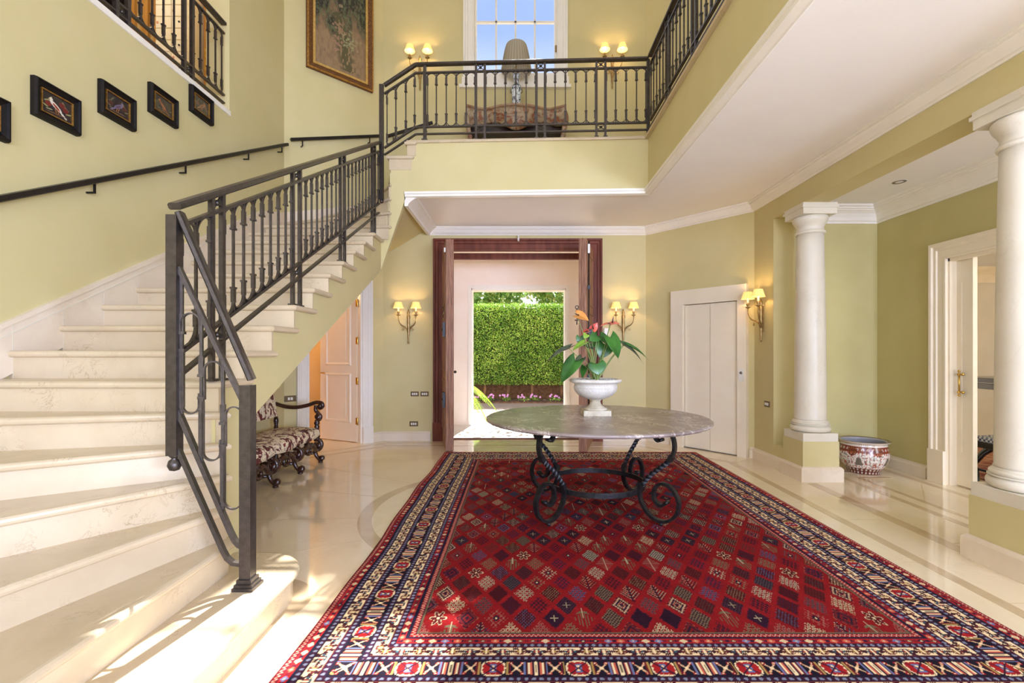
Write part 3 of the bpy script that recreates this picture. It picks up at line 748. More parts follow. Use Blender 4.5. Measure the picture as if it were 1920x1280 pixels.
# upper newel
un = MB(); un.rect([(-1.665, 5.885, 3.20), (-1.665, 5.885, 4.60)], 0.048, 0.048, (1, 0, 0)); un.ball((-1.665, 5.885, 3.185), 0.026); un.build('post', 'iron', bal, world=True)

# balcony balustrade
HB = (0.925, 0.825, 0.165, 0.08)
bb = thing('balcony_balustrade', 'black wrought iron balustrade across the upper landing below the tall window', 'balustrade', (0.0, 5.84, ZF2+0.014))
Z2 = ZF2+0.014
r0 = Rail(bb, (-1.636, 5.900, Z2-0.25), (-1.25, 5.895, Z2), HB)
r0.rails(0, r0.L); r0.bay(0.02, r0.L, 0.125)
r1 = Rail(bb, (-1.25, 5.895, Z2), (1.55, 5.775, Z2), HB)
r1.rails(0, r1.L)
sx = lambda x: (x+1.25)*r1.L/2.78
r1.post(sx(-1.14), 0, HB[0]-0.01, 0.036)
pr = [(-0.518, -0.413), (0.209, 0.307), (0.92, 1.025)]
for a, b in pr:
    r1.post(sx(a), 0, HB[0]-0.01); r1.post(sx(b), 0, HB[0]-0.01); r1.rosettes(sx(a), sx(b))
xs = [-1.12]+[v for p in pr for v in p]+[1.515]
for i in range(0, len(xs), 2): r1.bay(sx(xs[i]), sx(xs[i+1]), 0.115)
r1.post(r1.L, 0, HB[0]-0.01, 0.036)
# gallery balustrade
gb = thing('gallery_balustrade', 'black wrought iron balustrade along the right-hand gallery, running towards the viewer', 'balustrade', (1.53, 3.6, Z2))
r2 = Rail(gb, (1.56, 5.72, Z2), (1.56, 1.4, Z2), HB)
r2.rails(0.0, r2.L)
gp = [0.62+0.76*i for i in range(5)]
for g in gp: r2.post(g, 0, HB[0]-0.01); r2.post(g+0.10, 0, HB[0]-0.01); r2.rosettes(g, g+0.10)
gs = [0.02]+[v for g in gp for v in (g, g+0.10)]+[r2.L]
for i in range(0, len(gs), 2): r2.bay(gs[i], gs[i+1], 0.115)
# landing balustrade in the opening of the left wall
lb = thing('landing_balustrade', 'dark iron balustrade in the wall opening above the small bird pictures', 'balustrade', (-3.15, 3.5, ZF2+0.02))
r3 = Rail(lb, (-3.15, 5.17, ZF2+0.02), (-3.15, 2.2, ZF2+0.02), HB)
r3.rails(0.0, r3.L)
lp = [0.50+0.77*i for i in range(4)]
for g in lp[:3]: r3.post(g, 0, HB[0]-0.01, 0.032); r3.post(g+0.115, 0, HB[0]-0.01, 0.032); r3.rosettes(g, g+0.115)
ls = [0.02]+[v for g in lp[:3] for v in (g, g+0.115)]+[r3.L]
for i in range(0, len(ls), 2): r3.bay(ls[i], ls[i+1], 0.125)
S(MB().box(-3.36, -3.085, 1.2, 5.19, ZF2-0.03, ZF2+0.02).build('trim_6', 'white'))

# wall handrails
def wall_rail(label, pts, brk, n, group=None):
    t = thing('wall_handrail', label, 'handrail', pts[0])
    mb = MB(); N = Vector(n)
    mb.sweep([(-0.019, -0.022), (0.011, -0.022), (0.018, -0.015), (0.018, 0.015), (0.011, 0.022), (-0.019, 0.022)], pts, N); mb.build('rail', 'rail_black', t, world=True)
    for p in brk:
        p = Vector(p); mb = MB(); mb.rect([p+Vector((0, 0, -0.01)), p+Vector((0, 0, -0.085)), p+Vector((0, 0, -0.085))-N*0.058], 0.012, 0.012, Vector((-N.y, N.x, 0))); mb.build('bracket', 'rail_black', t, world=True)
hz = lambda y: 2.254+0.5195*(y-2.846)
wall_rail('long black handrail fixed to the left wall beside the stairs', [(-3.04, 1.9, hz(1.9)), (-3.04, 6.36, hz(6.36))], [(-3.04, y, hz(y)) for y in (3.47, 4.42, 5.45, 6.22)], (1, 0, 0))
nL = Vector((0.6966, -0.7175, 0))
def dln(t, z, off=0.06): p = dl(t); return Vector((p[0]+nL.x*off, p[1]+nL.y*off, z))
wall_rail('short black handrail on the angled wall below the large gilt painting', [dln(1.37, 4.16), dln(0.05, 4.62)], [dln(1.22, 4.21), dln(0.25, 4.55)], nL)
wall_rail('last short black handrail piece under the left upper sconce', [(-1.99, 7.34, 4.62), (-1.30, 7.34, 4.83)], [(-1.9, 7.34, 4.65), (-1.4, 7.34, 4.80)], (0, -1, 0))

# ------------------------------------------------------------------ columns
def make_column():
    t = thing('column', 'nearer cream marble column on a green plinth at the right edge', 'column', (3.16, 3.0, 0), group=None)
    pb_ = MB(); pb_.box(-0.19, 0.19, -0.19, 0.19, 0, 0.415); pb_.build('plinth', 'wall', t)
    b = MB(); b.sweep([(0, 0), (0.03, 0), (0.03, 0.13), (0.022, 0.142), (0.012, 0.152), (0, 0.155)], [(-0.19, -0.19, 0), (0.19, -0.19, 0), (0.19, 0.19, 0), (-0.19, 0.19, 0)], (0, 0, 1), closed=True); b.build('plinth_skirting', 'skirt', t)
    s_ = MB(); s_.box(-0.184, 0.184, -0.184, 0.184, 0.412, 0.50); s_.build('base_slab', 'column', t, bevel=0.004)
    ba = MB(); pf = []
    for a in np.linspace(-PI/2, PI/2, 9): pf.append((0.160+0.035*math.cos(a), 0.535+0.035*math.sin(a)))
    pf += [(0.186, 0.573), (0.186, 0.58)]
    for a in np.linspace(-PI/2, PI/2, 7): pf.append((0.164+0.016*math.cos(a), 0.597+0.016*math.sin(a)))
    pf += [(0.164, 0.616), (0.159, 0.63)]
    ba.lathe([(0.15, 0.50)]+pf+[(0.15, 0.63)], n=48); ba.build('base', 'column', t)
    sh = MB(); sh.lathe([(0.160, 0.628)]+[(0.154-0.024*((z-0.64)/1.98)**1.6, z) for z in np.linspace(0.64, 2.62, 16)], n=48); sh.build('shaft', 'column', t)
    cp = MB(); cp.lathe([(0.130, 2.615), (0.143, 2.62), (0.148, 2.632), (0.143, 2.645), (0.131, 2.65), (0.129, 2.66), (0.129, 2.70), (0.138, 2.705), (0.140, 2.715), (0.147, 2.725), (0.160, 2.742), (0.170, 2.765), (0.173, 2.785), (0.168, 2.80), (0.15, 2.805)], n=48)
    cp.build('capital', 'column', t)
    ab = MB(); ab.box(-0.176, 0.176, -0.176, 0.176, 2.803, 2.87); ab.box(-0.190, 0.190, -0.190, 0.190, 2.865, 2.89); ab.box(-0.180, 0.180, -0.180, 0.180, 2.89, 2.92); ab.build('abacus', 'column', t)
    return t
c0 = make_column()
dup(c0, (3.16, 5.24, 0), label='farther cream marble column beside the wall sconce and porcelain planter')

# ------------------------------------------------------------------ doors
def casing(mb, path, N, w=0.14, d=0.035):
    mb.sweep([(0, 0), (0, d*0.55), (w*0.10, d*0.6), (w*0.14, d*0.45), (w*0.55, d*0.5), (w*0.6, d*0.75), (w*0.78, d*0.8), (w*0.84, d*1.1), (w, d*1.15), (w, 0)], path, N)
# front entrance
d1 = thing('door_1', 'tall mahogany front doorway with both leaves swung open', 'door', (0, 7.4, 0), kind='structure')
cs = MB(); casing(cs, [(1.10, 7.4, 0), (1.10, 7.4, 2.90), (-1.12, 7.4, 2.90), (-1.12, 7.4, 0)], (0, -1, 0), 0.175, 0.06); cs.build('casing', 'doorwood', d1, world=True)
cs = MB(); cs.box(-1.30, -1.11, 7.32, 7.40, 0, 0.28); cs.box(1.09, 1.28, 7.32, 7.40, 0, 0.28); cs.build('plinth_block', 'doorwood', d1, world=True)
jm = MB(); jm.box(-1.20, -1.12, 7.395, 7.70, 0, 3.0); jm.box(1.10, 1.18, 7.395, 7.70, 0, 3.0); jm.build('jamb', 'doorwood', d1, world=True)
hd = MB(); hd.box(-1.12, 1.10, 7.395, 7.47, 2.90, 3.0); hd.build('head', 'doorwood', d1, world=True)
hd = MB(); hd.box(-1.12, 1.10, 7.70, 7.78, 2.83, 2.925); hd.build('transom_bar', 'doorwood', d1, world=True)
def leaf(xh, xe, ye, sgn):
    """leaf from hinge (xh,7.42) to free end (xe, ye); sgn: side of the doorway"""
    h = Vector((xh, 7.42, 0)); e = Vector((xe, ye, 0)); d = (e-h).normalized(); n = Vector((-d.y, d.x, 0))*0.055
    mb = MB(); q = [h+n, h-n, e-n, e+n]
    mb.hexa([(p.x, p.y, 0.012) for p in q], [(p.x, p.y, 2.88) for p in q])
    o = mb.build('door_leaf', 'oldwood', d1, world=True, bevel=0.006)
    # rebate strip on the free edge and raised panels
    mb = MB(); a = e+d*0.0; k = n.normalized()
    q = [a-k*0.012, a+k*0.012, a+k*0.012+d*0.012, a-k*0.012+d*0.012]
    mb.hexa([(p.x, p.y, 0.012) for p in q], [(p.x, p.y, 2.88) for p in q]); mb.build('astragal', 'oldwood', o, world=False).location = (0, 0, 0)
    c = [x for x in bpy.data.objects if x.parent == o]
    for x in c: x.location = -Vector(d1.location)
    for sd in (-1, 1):
        for z0, z1 in ((0.25, 0.95), (1.1, 1.9), (2.02, 2.72)):
            mb = MB(); p0 = h+d*0.14+k*(sd*0.055); p1 = e-d*0.14+k*(sd*0.055)
            mb.rect([(p0.x, p0.y, z0), (p1.x, p1.y, z0), (p1.x, p1.y, z1), (p0.x, p0.y, z1)], 0.03, 0.02, k, closed=True)
            x = mb.build('panel_moulding', 'oldwood', o); x.location = -Vector(d1.location)
    return o, h, e, d, k
lf, h, e, d, k = leaf(-1.115, -0.93, 6.55, -1)
loc0 = -Vector(d1.location)
def hang(mb, name, mat, par): x = mb.build(name, mat, par); x.location = loc0; return x
for z, s_ in ((1.66, 1), (0.70, 1)):     # iron locks on the back of the left leaf
    c = e+k*0.075*(-1 if k.x > 0 else 1)-d*0.12
    mb = MB(); mb.rect([(c-d*0.09).to_tuple()[:2]+(z,), (c+d*0.09).to_tuple()[:2]+(z,)], 0.20, 0.03, k); mb.ball((c.x, c.y, z), 0.03); hang(mb, 'lock', 'blackiron', lf)
c = e+k*0.085*(-1 if k.x > 0 else 1)-d*0.06
mb = MB(); mb.tube([(c.x, c.y, 1.82+0.0), (c.x-0.01, c.y, 1.88), (c.x+0.012, c.y, 1.93), (c.x, c.y, 1.97), (c.x-0.015, c.y, 1.955)], 0.005); hang(mb, 'hook', 'blackiron', lf)
mb = MB(); mb.box(e.x-0.075, e.x-0.055, e.y-0.02, e.y+0.0, 2.70, 2.76); hang(mb, 'sensor', 'plastic', lf)
rf, h, e, d, k = leaf(1.095, 0.865, 6.50, 1)
mb = MB(); mb.box(e.x+0.065, e.x+0.095, e.y-0.02, e.y+0.01, 2.68, 2.80); hang(mb, 'sensor', 'plastic', rf)
c = e+Vector((0.085, 0.02, 0))
mb = MB(); mb.tube([(c.x, c.y, 0.4), (c.x, c.y, 2.85)], 0.009); 
for z in (1.0, 1.6, 2.2): mb.box(c.x-0.02, c.x+0.02, c.y-0.01, c.y+0.02, z, z+0.05)
hang(mb, 'bolt', 'blackiron', rf)
mb = MB(); mb.box(c.x-0.0, c.x+0.05, c.y+0.05, c.y+0.25, 1.50, 1.68); hang(mb, 'lock', 'blackiron', rf)
c = Vector((e.x-0.075, e.y+0.03, 0))
mb = MB(); mb.tube([(c.x, c.y, 1.93), (c.x, c.y, 1.80), (c.x, c.y, 1.72)], [0.008, 0.006, 0.008]); mb.tube([(c.x+0.022*math.cos(a), c.y, 1.955+0.022*math.sin(a)) for a in np.linspace(0, 2*PI, 14, endpoint=False)], 0.006, closed=True)
mb.tube([(c.x-0.03, c.y, 1.78), (c.x+0.03, c.y, 1.78)], 0.008); mb.tube([(c.x+0.06, c.y, 1.80), (c.x, c.y, 1.80)], 0.006); hang(mb, 'iron_key', 'walnut', rf)
mb = MB(); mb.ball((-0.865+0.0, 6.62, 1.08), 0.02); mb.tube([(-0.9, 6.62, 1.08), (-0.855, 6.62, 1.08)], 0.008); hang(mb, 'knob', 'walnut', lf)
mb = MB(); mb.tube([(0.0, 7.33, 3.10), (0.0, 7.31, 3.06), (0.0, 7.30, 3.03)], [0.014, 0.016, 0.01]); mb.box(-0.012, 0.012, 7.33, 7.345, 3.03, 3.12)
tag(mb.build('wall_hook', 'plastic'), 'small white hook above the middle of the front doorway', 'hook')

# elevator
d2 = thing('door_2', 'white elevator doorway with two sliding panels in the angled wall', 'elevator door', (*dr(0.62), 0), kind='structure')
nR = Vector((-1.25, -1.05, 0)).normalized(); dR = Vector((1.05, -1.25, 0)).normalized()
def drp(s, z, off=0.0): p = dr(s); return Vector((p[0]+nR.x*off, p[1]+nR.y*off, z))
def dbox(mb, s0, s1, z0, z1, o0, o1):
    mb.hexa([drp(s0, z0, o1), drp(s1, z0, o1), drp(s1, z0, o0), drp(s0, z0, o0)], [drp(s0, z1, o1), drp(s1, z1, o1), drp(s1, z1, o0), drp(s0, z1, o0)]); return mb
mb = MB(); dbox(mb, 0.287, 0.404, 0, 2.02, 0, 0.065); dbox(mb, 0.882, 0.954, 0, 2.02, 0, 0.065); dbox(mb, 0.287, 0.954, 2.02, 2.225, 0, 0.065); mb.build('frame', 'cream', d2, world=True)
mb = MB(); dbox(mb, 0.409, 0.6405, 0.012, 2.012, 0.002, 0.012); mb.build('sliding_panel', 'cream', d2, world=True)
mb = MB(); dbox(mb, 0.6455, 0.877, 0.012, 2.012, 0.002, 0.024); mb.build('sliding_panel', 'cream', d2, world=True)
mb = MB(); dbox(mb, 0.403, 0.883, 0.012, 2.02, 0.0005, 0.002); mb.build('gap_lining', 'bronze', d2, world=True)
mb = MB(); dbox(mb, 0.40, 0.89, 0.0, 0.012, 0.0, 0.03); mb.build('sill', 'blackglass', d2, world=True)
mb = MB(); c = drp(0.918, 1.06, 0.05)
pl_ = []
for a in np.linspace(0, 2*PI, 24, endpoint=False):
    z = math.sin(a)*0.032+(0.055 if math.sin(a) >= 0 else -0.055); pl_.append(drp(0.918, 1.06+z, 0.066)+dR*0.032*math.cos(a))
n_ = len(pl_); mb.add(pl_+[p+nR*0.012 for p in pl_], [tuple(range(n_)), tuple(range(2*n_-1, n_-1, -1))]+[(i, (i+1) % n_, n_+(i+1) % n_, n_+i) for i in range(n_)])
cbp = mb.build('call_plate', 'plastic', d2, world=True)
mb = MB(); mb.lathe([(0.018, 0), (0.018, 0.006), (0.012, 0.008), (0, 0.008)], drp(0.918, 1.085, 0.078), 16, ax=nR); x = mb.build('call_button', 'blackglass', cbp); x.location = -Vector(d2.location)

# door under the stairs (door_3) with its open panelled leaf
d3 = thing('door_3', 'white panelled door standing open under the stairs', 'door', (*dl(0.34), 0), kind='structure')
mb = MB(); casing(mb, [(*dl(0.34), 0), (*dl(0.34), 2.27), (*dl(1.131), 2.27), (*dl(1.131), 0)], nL, 0.15, 0.04); mb.build('casing', 'white', d3, world=True)
mb = MB()
for t0, t1 in ((0.185, 0.345), (1.127, 1.285)):
    a, b = dln(t0, 0, 0), dln(t1, 0, 0); a2, b2 = dln(t0, 0, 0.052), dln(t1, 0, 0.052)
    mb.hexa([a, b, b2, a2], [p+Vector((0, 0, 0.24)) for p in (a, b, b2, a2)])
mb.build('plinth_block', 'white', d3, world=True)
mb = MB()
for t0, t1, z0, z1 in ((0.34, 0.365, 0, 2.27), (1.106, 1.131, 0, 2.27), (0.34, 1.131, 2.245, 2.27)):
    a, b = dln(t0, z0, 0), dln(t1, z0, 0); a2, b2 = dln(t0, z0, -0.14), dln(t1, z0, -0.14); up = Vector((0, 0, z1-z0))
    mb.hexa([a, b, b2, a2], [p+up for p in (a, b, b2, a2)])
mb.build('jamb', 'white', d3, world=True)
h = dln(0.372, 0, -0.10); e = h+Vector((-0.70, 0.34, 0)).normalized()*0.76; d = (e-h).normalized(); n = Vector((d.y, -d.x, 0)); n = n if n.y < 0 else -n
mb = MB(); q = [h, e, e-n*0.042, h-n*0.042]; mb.hexa([(p.x, p.y, 0.01) for p in q], [(p.x, p.y, 2.24) for p in q])
lf3 = mb.build('door_leaf', 'cream', d3, world=True); off3 = -Vector(d3.location)
for z0, z1 in ((0.30, 1.02), (1.16, 2.10)):
    mb = MB(); p0 = h+d*0.13; p1 = e-d*0.13
    mb.sweep([(-0.03, 0), (-0.022, 0.012), (-0.008, 0.018), (0.004, 0.012), (0.012, 0.004), (0.012, 0)], [(p0.x, p0.y, z0), (p1.x, p1.y, z0), (p1.x, p1.y, z1), (p0.x, p0.y, z1)][::-1], n, closed=True)
    mb.rect([(p0+d*0.09).to_tuple()[:2]+((z0+z1)/2,), (p1-d*0.09).to_tuple()[:2]+((z0+z1)/2,)], z1-z0-0.18, 0.012, n)
    x = mb.build('panel', 'cream', lf3); x.location = off3
mb = MB(); p = e-d*0.05+n*0.03; mb.tube([e-d*0.05+Vector((0, 0, 1.03)), p+Vector((0, 0, 1.03)), p+d*-0.08+Vector((0, 0, 1.03))], 0.009); x = mb.build('handle', 'brass', lf3); x.location = off3
for z in (0.32, 0.92, 1.52, 2.08):
    mb = MB(); mb.lathe([(0.009, -0.055), (0.011, -0.05), (0.011, 0.05), (0.009, 0.055)], (h.x+0.012, h.y-0.012, z), 10); mb.rect([(h.x, h.y, z-0.05), (h.x, h.y, z+0.05)], 0.05, 0.006, n); x = mb.build('hinge', 'brass', lf3); x.location = off3
# the little warm room behind it
wall('wall_back_room_left', (-4.3, 6.0), (-4.3, 9.0), 0, 2.7, 0.1, mat='wall_warm')
wall('wall_back_room', (-4.3, 8.6), (-1.95, 8.6), 0, 2.7, 0.1, mat='wall_warm')
wall('wall_back_room_right', (-2.0, 8.6), (-2.0, 7.72), 0, 2.7, 0.05, mat='wall_warm')
wall('wall_back_room_near', (-4.3, 6.0), (-3.36, 6.0), 0, 2.7, 0.1, mat='wall_warm')
S(MB().prism(ccw([(-4.4, 5.9), (-3.34, 5.9), (-3.34, 6.45), (-3.16, 6.48), (-2.12, 7.48), (-1.95, 7.69), (-1.95, 8.7), (-4.4, 8.7)]), 2.7, 2.8).build('ceiling_back_room', 'ceiling'))
pl3 = bpy.data.lights.new('back_room_lamp', 'POINT'); pl3.energy = 26; pl3.color = (1.0, 0.66, 0.34); pl3.shadow_soft_size = 0.15
po = bpy.data.objects.new('back_room_lamp', pl3); col.objects.link(po); po.location = (-3.35, 7.6, 2.35)
mb = MB(); mb.rect([(-4.24, 7.0, 0.80), (-4.24, 7.9, 1.25)], 0.04, 0.04, (1, 0, 0)); t = tag(mb.build('stair_handrail', 'rail_black'), 'black handrail on the wall of the warm lit room behind the open door', 'handrail')

# sliding door to the side room (door_4)
d4 = thing('door_4', 'white sliding door standing half open in the right-hand wall', 'door', (4.37, 4.9, 0), kind='structure')
mb = MB(); casing(mb, [(4.37, 3.72, 0), (4.37, 3.72, 2.30), (4.37, 4.92, 2.30), (4.37, 4.92, 0)], (-1, 0, 0), 0.17, 0.05)
mb.build('casing', 'cream', d4, world=True)
mb = MB(); mb.box(4.312, 4.37, 4.915, 5.105, 0, 0.34); mb.box(4.312, 4.37, 3.535, 3.725, 0, 0.34); mb.build('plinth_block', 'cream', d4, world=True)
mb = MB(); mb.box(4.37, 4.50, 4.90, 4.925, 0, 2.30); mb.box(4.37, 4.50, 3.70, 3.725, 0, 2.30); mb.box(4.37, 4.42, 3.72, 4.92, 2.27, 2.30); mb.build('jamb', 'cream', d4, world=True)
mb = MB(); mb.box(4.44, 4.485, 4.726, 4.90, 0.012, 2.28); lf4 = mb.build('door_leaf', 'cream', d4, world=True)
mb = MB(); mb.box(4.436, 4.44, 4.84, 4.875, 0.35, 2.05); x = mb.build('panel', 'cream', lf4); x.location = -Vector(d4.location)
mb = MB()
mb.tube([(4.405, 4.835, 0.94), (4.405, 4.835, 1.14)], [0.007, 0.007]); 
for z in (0.95, 1.13): mb.tube([(4.405, 4.835, z), (4.44, 4.835, z)], 0.008); mb.ball((4.40, 4.835, z), 0.013); mb.ball((4.41, 4.80, z), 0.015); mb.tube([(4.405, 4.835, z), (4.41, 4.80, z)], 0.006)
for z in (0.92, 1.16): mb.ball((4.405, 4.835, z), 0.012)
x = mb.build('handle', 'brass', lf4); x.location = -Vector(d4.location)

# side room
wall('wall_side_room_far', (7.2, 7.5), (7.2, 1.0), 0, 3.0, 0.1, mat='wall_side')
wall('wall_side_room_back', (4.5, 7.2), (7.2, 7.2), 0, 3.0, 0.1, mat='wall_side')
wall('wall_side_room_near', (7.2, 1.2), (4.5, 1.2), 0, 3.0, 0.1, holes=[(0.7, 2.0, 0.9, 2.6)], mat='wall_side')
S(MB().box(4.5, 7.3, 1.1, 7.3, 3.0, 3.1).build('ceiling_side_room', 'ceiling'))
mb = MB(); mb.sweep([(0, 0), (0, 0.22), (0.02, 0.22), (0.03, 0.1), (0.12, 0.04), (0.16, 0.0)], [(7.2, 1.2, 2.6), (7.2, 7.2, 2.6), (4.5, 7.2, 2.6)], (0, 0, -1)); S(mb.build('trim_7', 'skirt'))
area('side_room_daylight', (5.85, 1.3, 1.75), (0, 1, 0), 1.3, 1.7, 45, (0.95, 0.98, 1.0))
# pedestal table
tb = thing('pedestal_table', 'small ebonised pedestal table seen through the sliding door', 'table', (5.62, 5.55, 0.0125))
mb = MB(); mb.box(-0.42, 0.42, -0.30, 0.30, 0.99, 1.05); mb.box(-0.38, 0.38, -0.27, 0.27, 0.92, 0.99); mb.build('table_top', 'black', tb, bevel=0.006)
mb = MB(); mb.lathe([(0.05, 0.20), (0.07, 0.23), (0.055, 0.28), (0.035, 0.32), (0.05, 0.36), (0.062, 0.42), (0.045, 0.52), (0.035, 0.62), (0.05, 0.66), (0.035, 0.70), (0.045, 0.80), (0.05, 0.88), (0.07, 0.92)], n=20); mb.build('pedestal', 'black', tb)
for i in range(3):
    a = PI/6+i*2*PI/3; mb = MB(); mb.tube([(0.03*math.cos(a), 0.03*math.sin(a), 0.26), (0.12*math.cos(a), 0.12*math.sin(a), 0.25), (0.22*math.cos(a), 0.22*math.sin(a), 0.15), (0.28*math.cos(a), 0.28*math.sin(a), 0.05), (0.33*math.cos(a), 0.33*math.sin(a), 0.03), (0.35*math.cos(a), 0.35*math.sin(a), 0.05)], [0.05, 0.045, 0.035, 0.03, 0.03, 0.02]); mb.build('leg', 'black', tb)
sd = thing('stool', 'black cabriole-legged stool with a blue checked seat beyond the sliding door', 'stool', (4.86, 4.72, 0))
mb = MB()
NXS = 14
vs = [(-0.26+0.52*i/NXS, -0.22+0.44*j/NXS, 0.50+0.045*math.cos((i/NXS-.5)*PI)*math.cos((j/NXS-.5)*PI)) for j in range(NXS+1) for i in range(NXS+1)]
m_, n_, l_, b_ = new_mat('blue_check'); nt_ = m_.node_tree; ck = nt_.nodes.new('ShaderNodeTexChecker'); ck.inputs['Scale'].default_value = 45; ck.inputs[1].default_value = (*s2l((60, 72, 100)), 1); ck.inputs[2].default_value = (*s2l((190, 190, 186)), 1)
l_.new(coords(nt_), ck.inputs[0]); l_.new(ck.outputs[0], b_.inputs['Base Color']); M['check'] = m_
mb.add(vs, [(j*(NXS+1)+i, j*(NXS+1)+i+1, (j+1)*(NXS+1)+i+1, (j+1)*(NXS+1)+i) for j in range(NXS) for i in range(NXS)], True); mb.box(-0.26, 0.26, -0.22, 0.22, 0.46, 0.50); mb.build('seat', 'check', sd)
mb = MB(); mb.box(-0.27, 0.27, -0.23, 0.23, 0.40, 0.462); mb.build('frame', 'black', sd, bevel=0.008)
for sx_ in (-1, 1):
    for sy_ in (-1, 1):
        mb = MB(); mb.tube([(sx_*0.24, sy_*0.2, 0.44), (sx_*0.265, sy_*0.215, 0.36), (sx_*0.26, sy_*0.21, 0.27), (sx_*0.22, sy_*0.18, 0.15), (sx_*0.215, sy_*0.175, 0.06), (sx_*0.25, sy_*0.2, 0.025)], [0.035, 0.04, 0.03, 0.022, 0.02, 0.028]); mb.build('leg', 'black', sd)
mb = MB(); mb.tube([(-0.22, 0, 0.17), (0, 0, 0.17), (0.22, 0, 0.17)], [0.014, 0.022, 0.014]); mb.tube([(-0.22, -0.18, 0.17), (-0.22, 0.18, 0.17)], 0.013); mb.tube([(0.22, -0.18, 0.17), (0.22, 0.18, 0.17)], 0.013); mb.build('stretcher', 'black', sd)
mb = MB(); mb.box(4.9, 7.0, 5.0, 6.9, 0.0, 0.012); tag(mb.build('side_room_rug', mottled('worn_red_rug', (120, 52, 38), (176, 130, 100), 8, 0.95)), 'reddish patterned rug on the floor of the side room', 'rug')

# ------------------------------------------------------------------ upper window
w1 = thing('window_1', 'tall white multi-pane window above the landing', 'window', (-0.045, 7.4, 5.5), kind='structure')
mb = MB(); casing(mb, [(-0.68, 7.4, 5.53), (-0.68, 7.4, 8.95), (0.59, 7.4, 8.95), (0.59, 7.4, 5.53)][::-1], (0, -1, 0), 0.16, 0.05)
mb.box(-0.90, 0.80, 7.335, 7.40, 5.37, 5.42); mb.box(-0.86, 0.77, 7.35, 7.40, 5.40, 5.54); mb.box(-0.72, 0.63, 7.36, 7.52, 5.50, 5.57)
mb.build('casing', 'white', w1, world=True)
mb = MB()
GX0, GX1, GZ0 = -0.645, 0.555, 5.66
for x0, x1, z0, z1 in ((-0.70, GX0, 5.55, 8.95), (GX1, 0.61, 5.55, 8.95), (GX0, GX1, 5.55, GZ0), (GX0, GX1, 8.86, 8.95)): mb.box(x0, x1, 7.47, 7.54, z0, z1)
mb.build('window_frame', 'white', w1, world=True)
mb = MB()
for i in (1, 2, 3): xm = GX0+(GX1-GX0)*i/4; mb.box(xm-0.013, xm+0.013, 7.485, 7.525, GZ0, 8.86)
for i in (1, 2, 3): zm = GZ0+0.8*i; mb.box(GX0, GX1, 7.485, 7.525, zm-0.014, zm+0.014)
mb.build('glazing_bars', 'white', w1, world=True)
mb = MB(); mb.box(GX0, GX1, 7.500, 7.506, GZ0, 8.86); mb.build('pane', 'glass', w1, world=True)
mb = MB(); mb.box(0.565, 0.59, 7.455, 7.47, 5.98, 6.08); mb.tube([(0.578, 7.455, 6.05), (0.578, 7.43, 6.05), (0.574, 7.43, 5.97)], 0.008); mb.build('window_handle', 'oldbrass', w1, world=True)

# ------------------------------------------------------------------ sconces
def make_sconce(label, loc, rotz):
    """local frame: wall plane y=0, fitting stands out towards -y; arms spread along x"""
    t = thing('wall_sconce', label, 'wall lamp', loc, rotz, group=None)
    bk = MB(); bk.lathe([(0.0, -0.33), (0.010, -0.315), (0.014, -0.29), (0.008, -0.27), (0.012, -0.25), (0.016, -0.15), (0.020, -0.02), (0.022, 0.03), (0.016, 0.05), (0.026, 0.075), (0.026, 0.10), (0.014, 0.12), (0.018, 0.14), (0.022, 0.155), (0.012, 0.175), (0.006, 0.20), (0.0, 0.21)], (0, -0.032, 0), 14)
    bk.box(-0.012, 0.012, -0.03, 0.0, -0.2, 0.12); bk.build('back_stem', 'oldbrass', t)
    for sg in (-1, 1):
        ar = MB(); pth = [(sg*0.005, -0.035, -0.16), (sg*0.022, -0.045, -0.10), (sg*0.05, -0.07, -0.065), (sg*0.09, -0.10, -0.045), (sg*0.118, -0.12, -0.01), (sg*0.13, -0.13, 0.04), (sg*0.132, -0.13, 0.10)]
        ar.tube(pth, [0.008, 0.009, 0.009, 0.008, 0.007, 0.006, 0.006], 8)
        ar.tube([(sg*(0.075+0.032*(1-a/9.5)*math.cos(a)), -0.085, -0.105+0.032*(1-a/9.5)*math.sin(a)) for a in np.linspace(PI*0.5, PI*0.5+6.5, 22)], 0.0045, 6)
        ar.lathe([(0.0, 0.092), (0.012, 0.095), (0.030, 0.108), (0.034, 0.112), (0.012, 0.113), (0.010, 0.125), (0.018, 0.14), (0.018, 0.155), (0.013, 0.165)], (sg*0.132, -0.13, 0), 12)
        arm = ar.build('arm', 'oldbrass', t)
        MB().lathe([(0.012, 0.163), (0.012, 0.225), (0.0, 0.226)], (sg*0.132, -0.13, 0), 10).build('candle_tube', 'candle', arm)
        MB().ball((sg*0.132, -0.13, 0.255), 0.015, 10, (1, 1, 1.7)).build('bulb', 'bulb', arm)
        sh = MB(); n = 28; rings = [(0.076, 0.212), (0.066, 0.242), (0.056, 0.272), (0.048, 0.302)]
        vs = []
        for r, z in rings:
            for j in range(n): vs.append(((r+0.0015*(j % 2))*math.cos(2*PI*j/n), (r+0.0015*(j % 2))*math.sin(2*PI*j/n), z-0.25))
        sh.add(vs, [(i*n+j, i*n+(j+1) % n, (i+1)*n+(j+1) % n, (i+1)*n+j) for i in range(3) for j in range(n)], True)
        o = sh.build('lamp_shade', 'shade', t); o.location = (sg*0.132, -0.13, 0.25)
        ld = bpy.data.lights.new('sconce_bulb', 'POINT'); ld.energy = 5.5; ld.color = (1.0, 0.66, 0.30); ld.shadow_soft_size = 0.02
        lo = bpy.data.objects.new('sconce_light', ld); col.objects.link(lo); lo.parent = t; lo.location = (sg*0.132, -0.13, 0.262)
    return t
s0 = make_sconce('brass two-light wall sconce between the stairs and the front doorway', (-1.672, YB, 1.80), 0)
ang_r = -PI/2
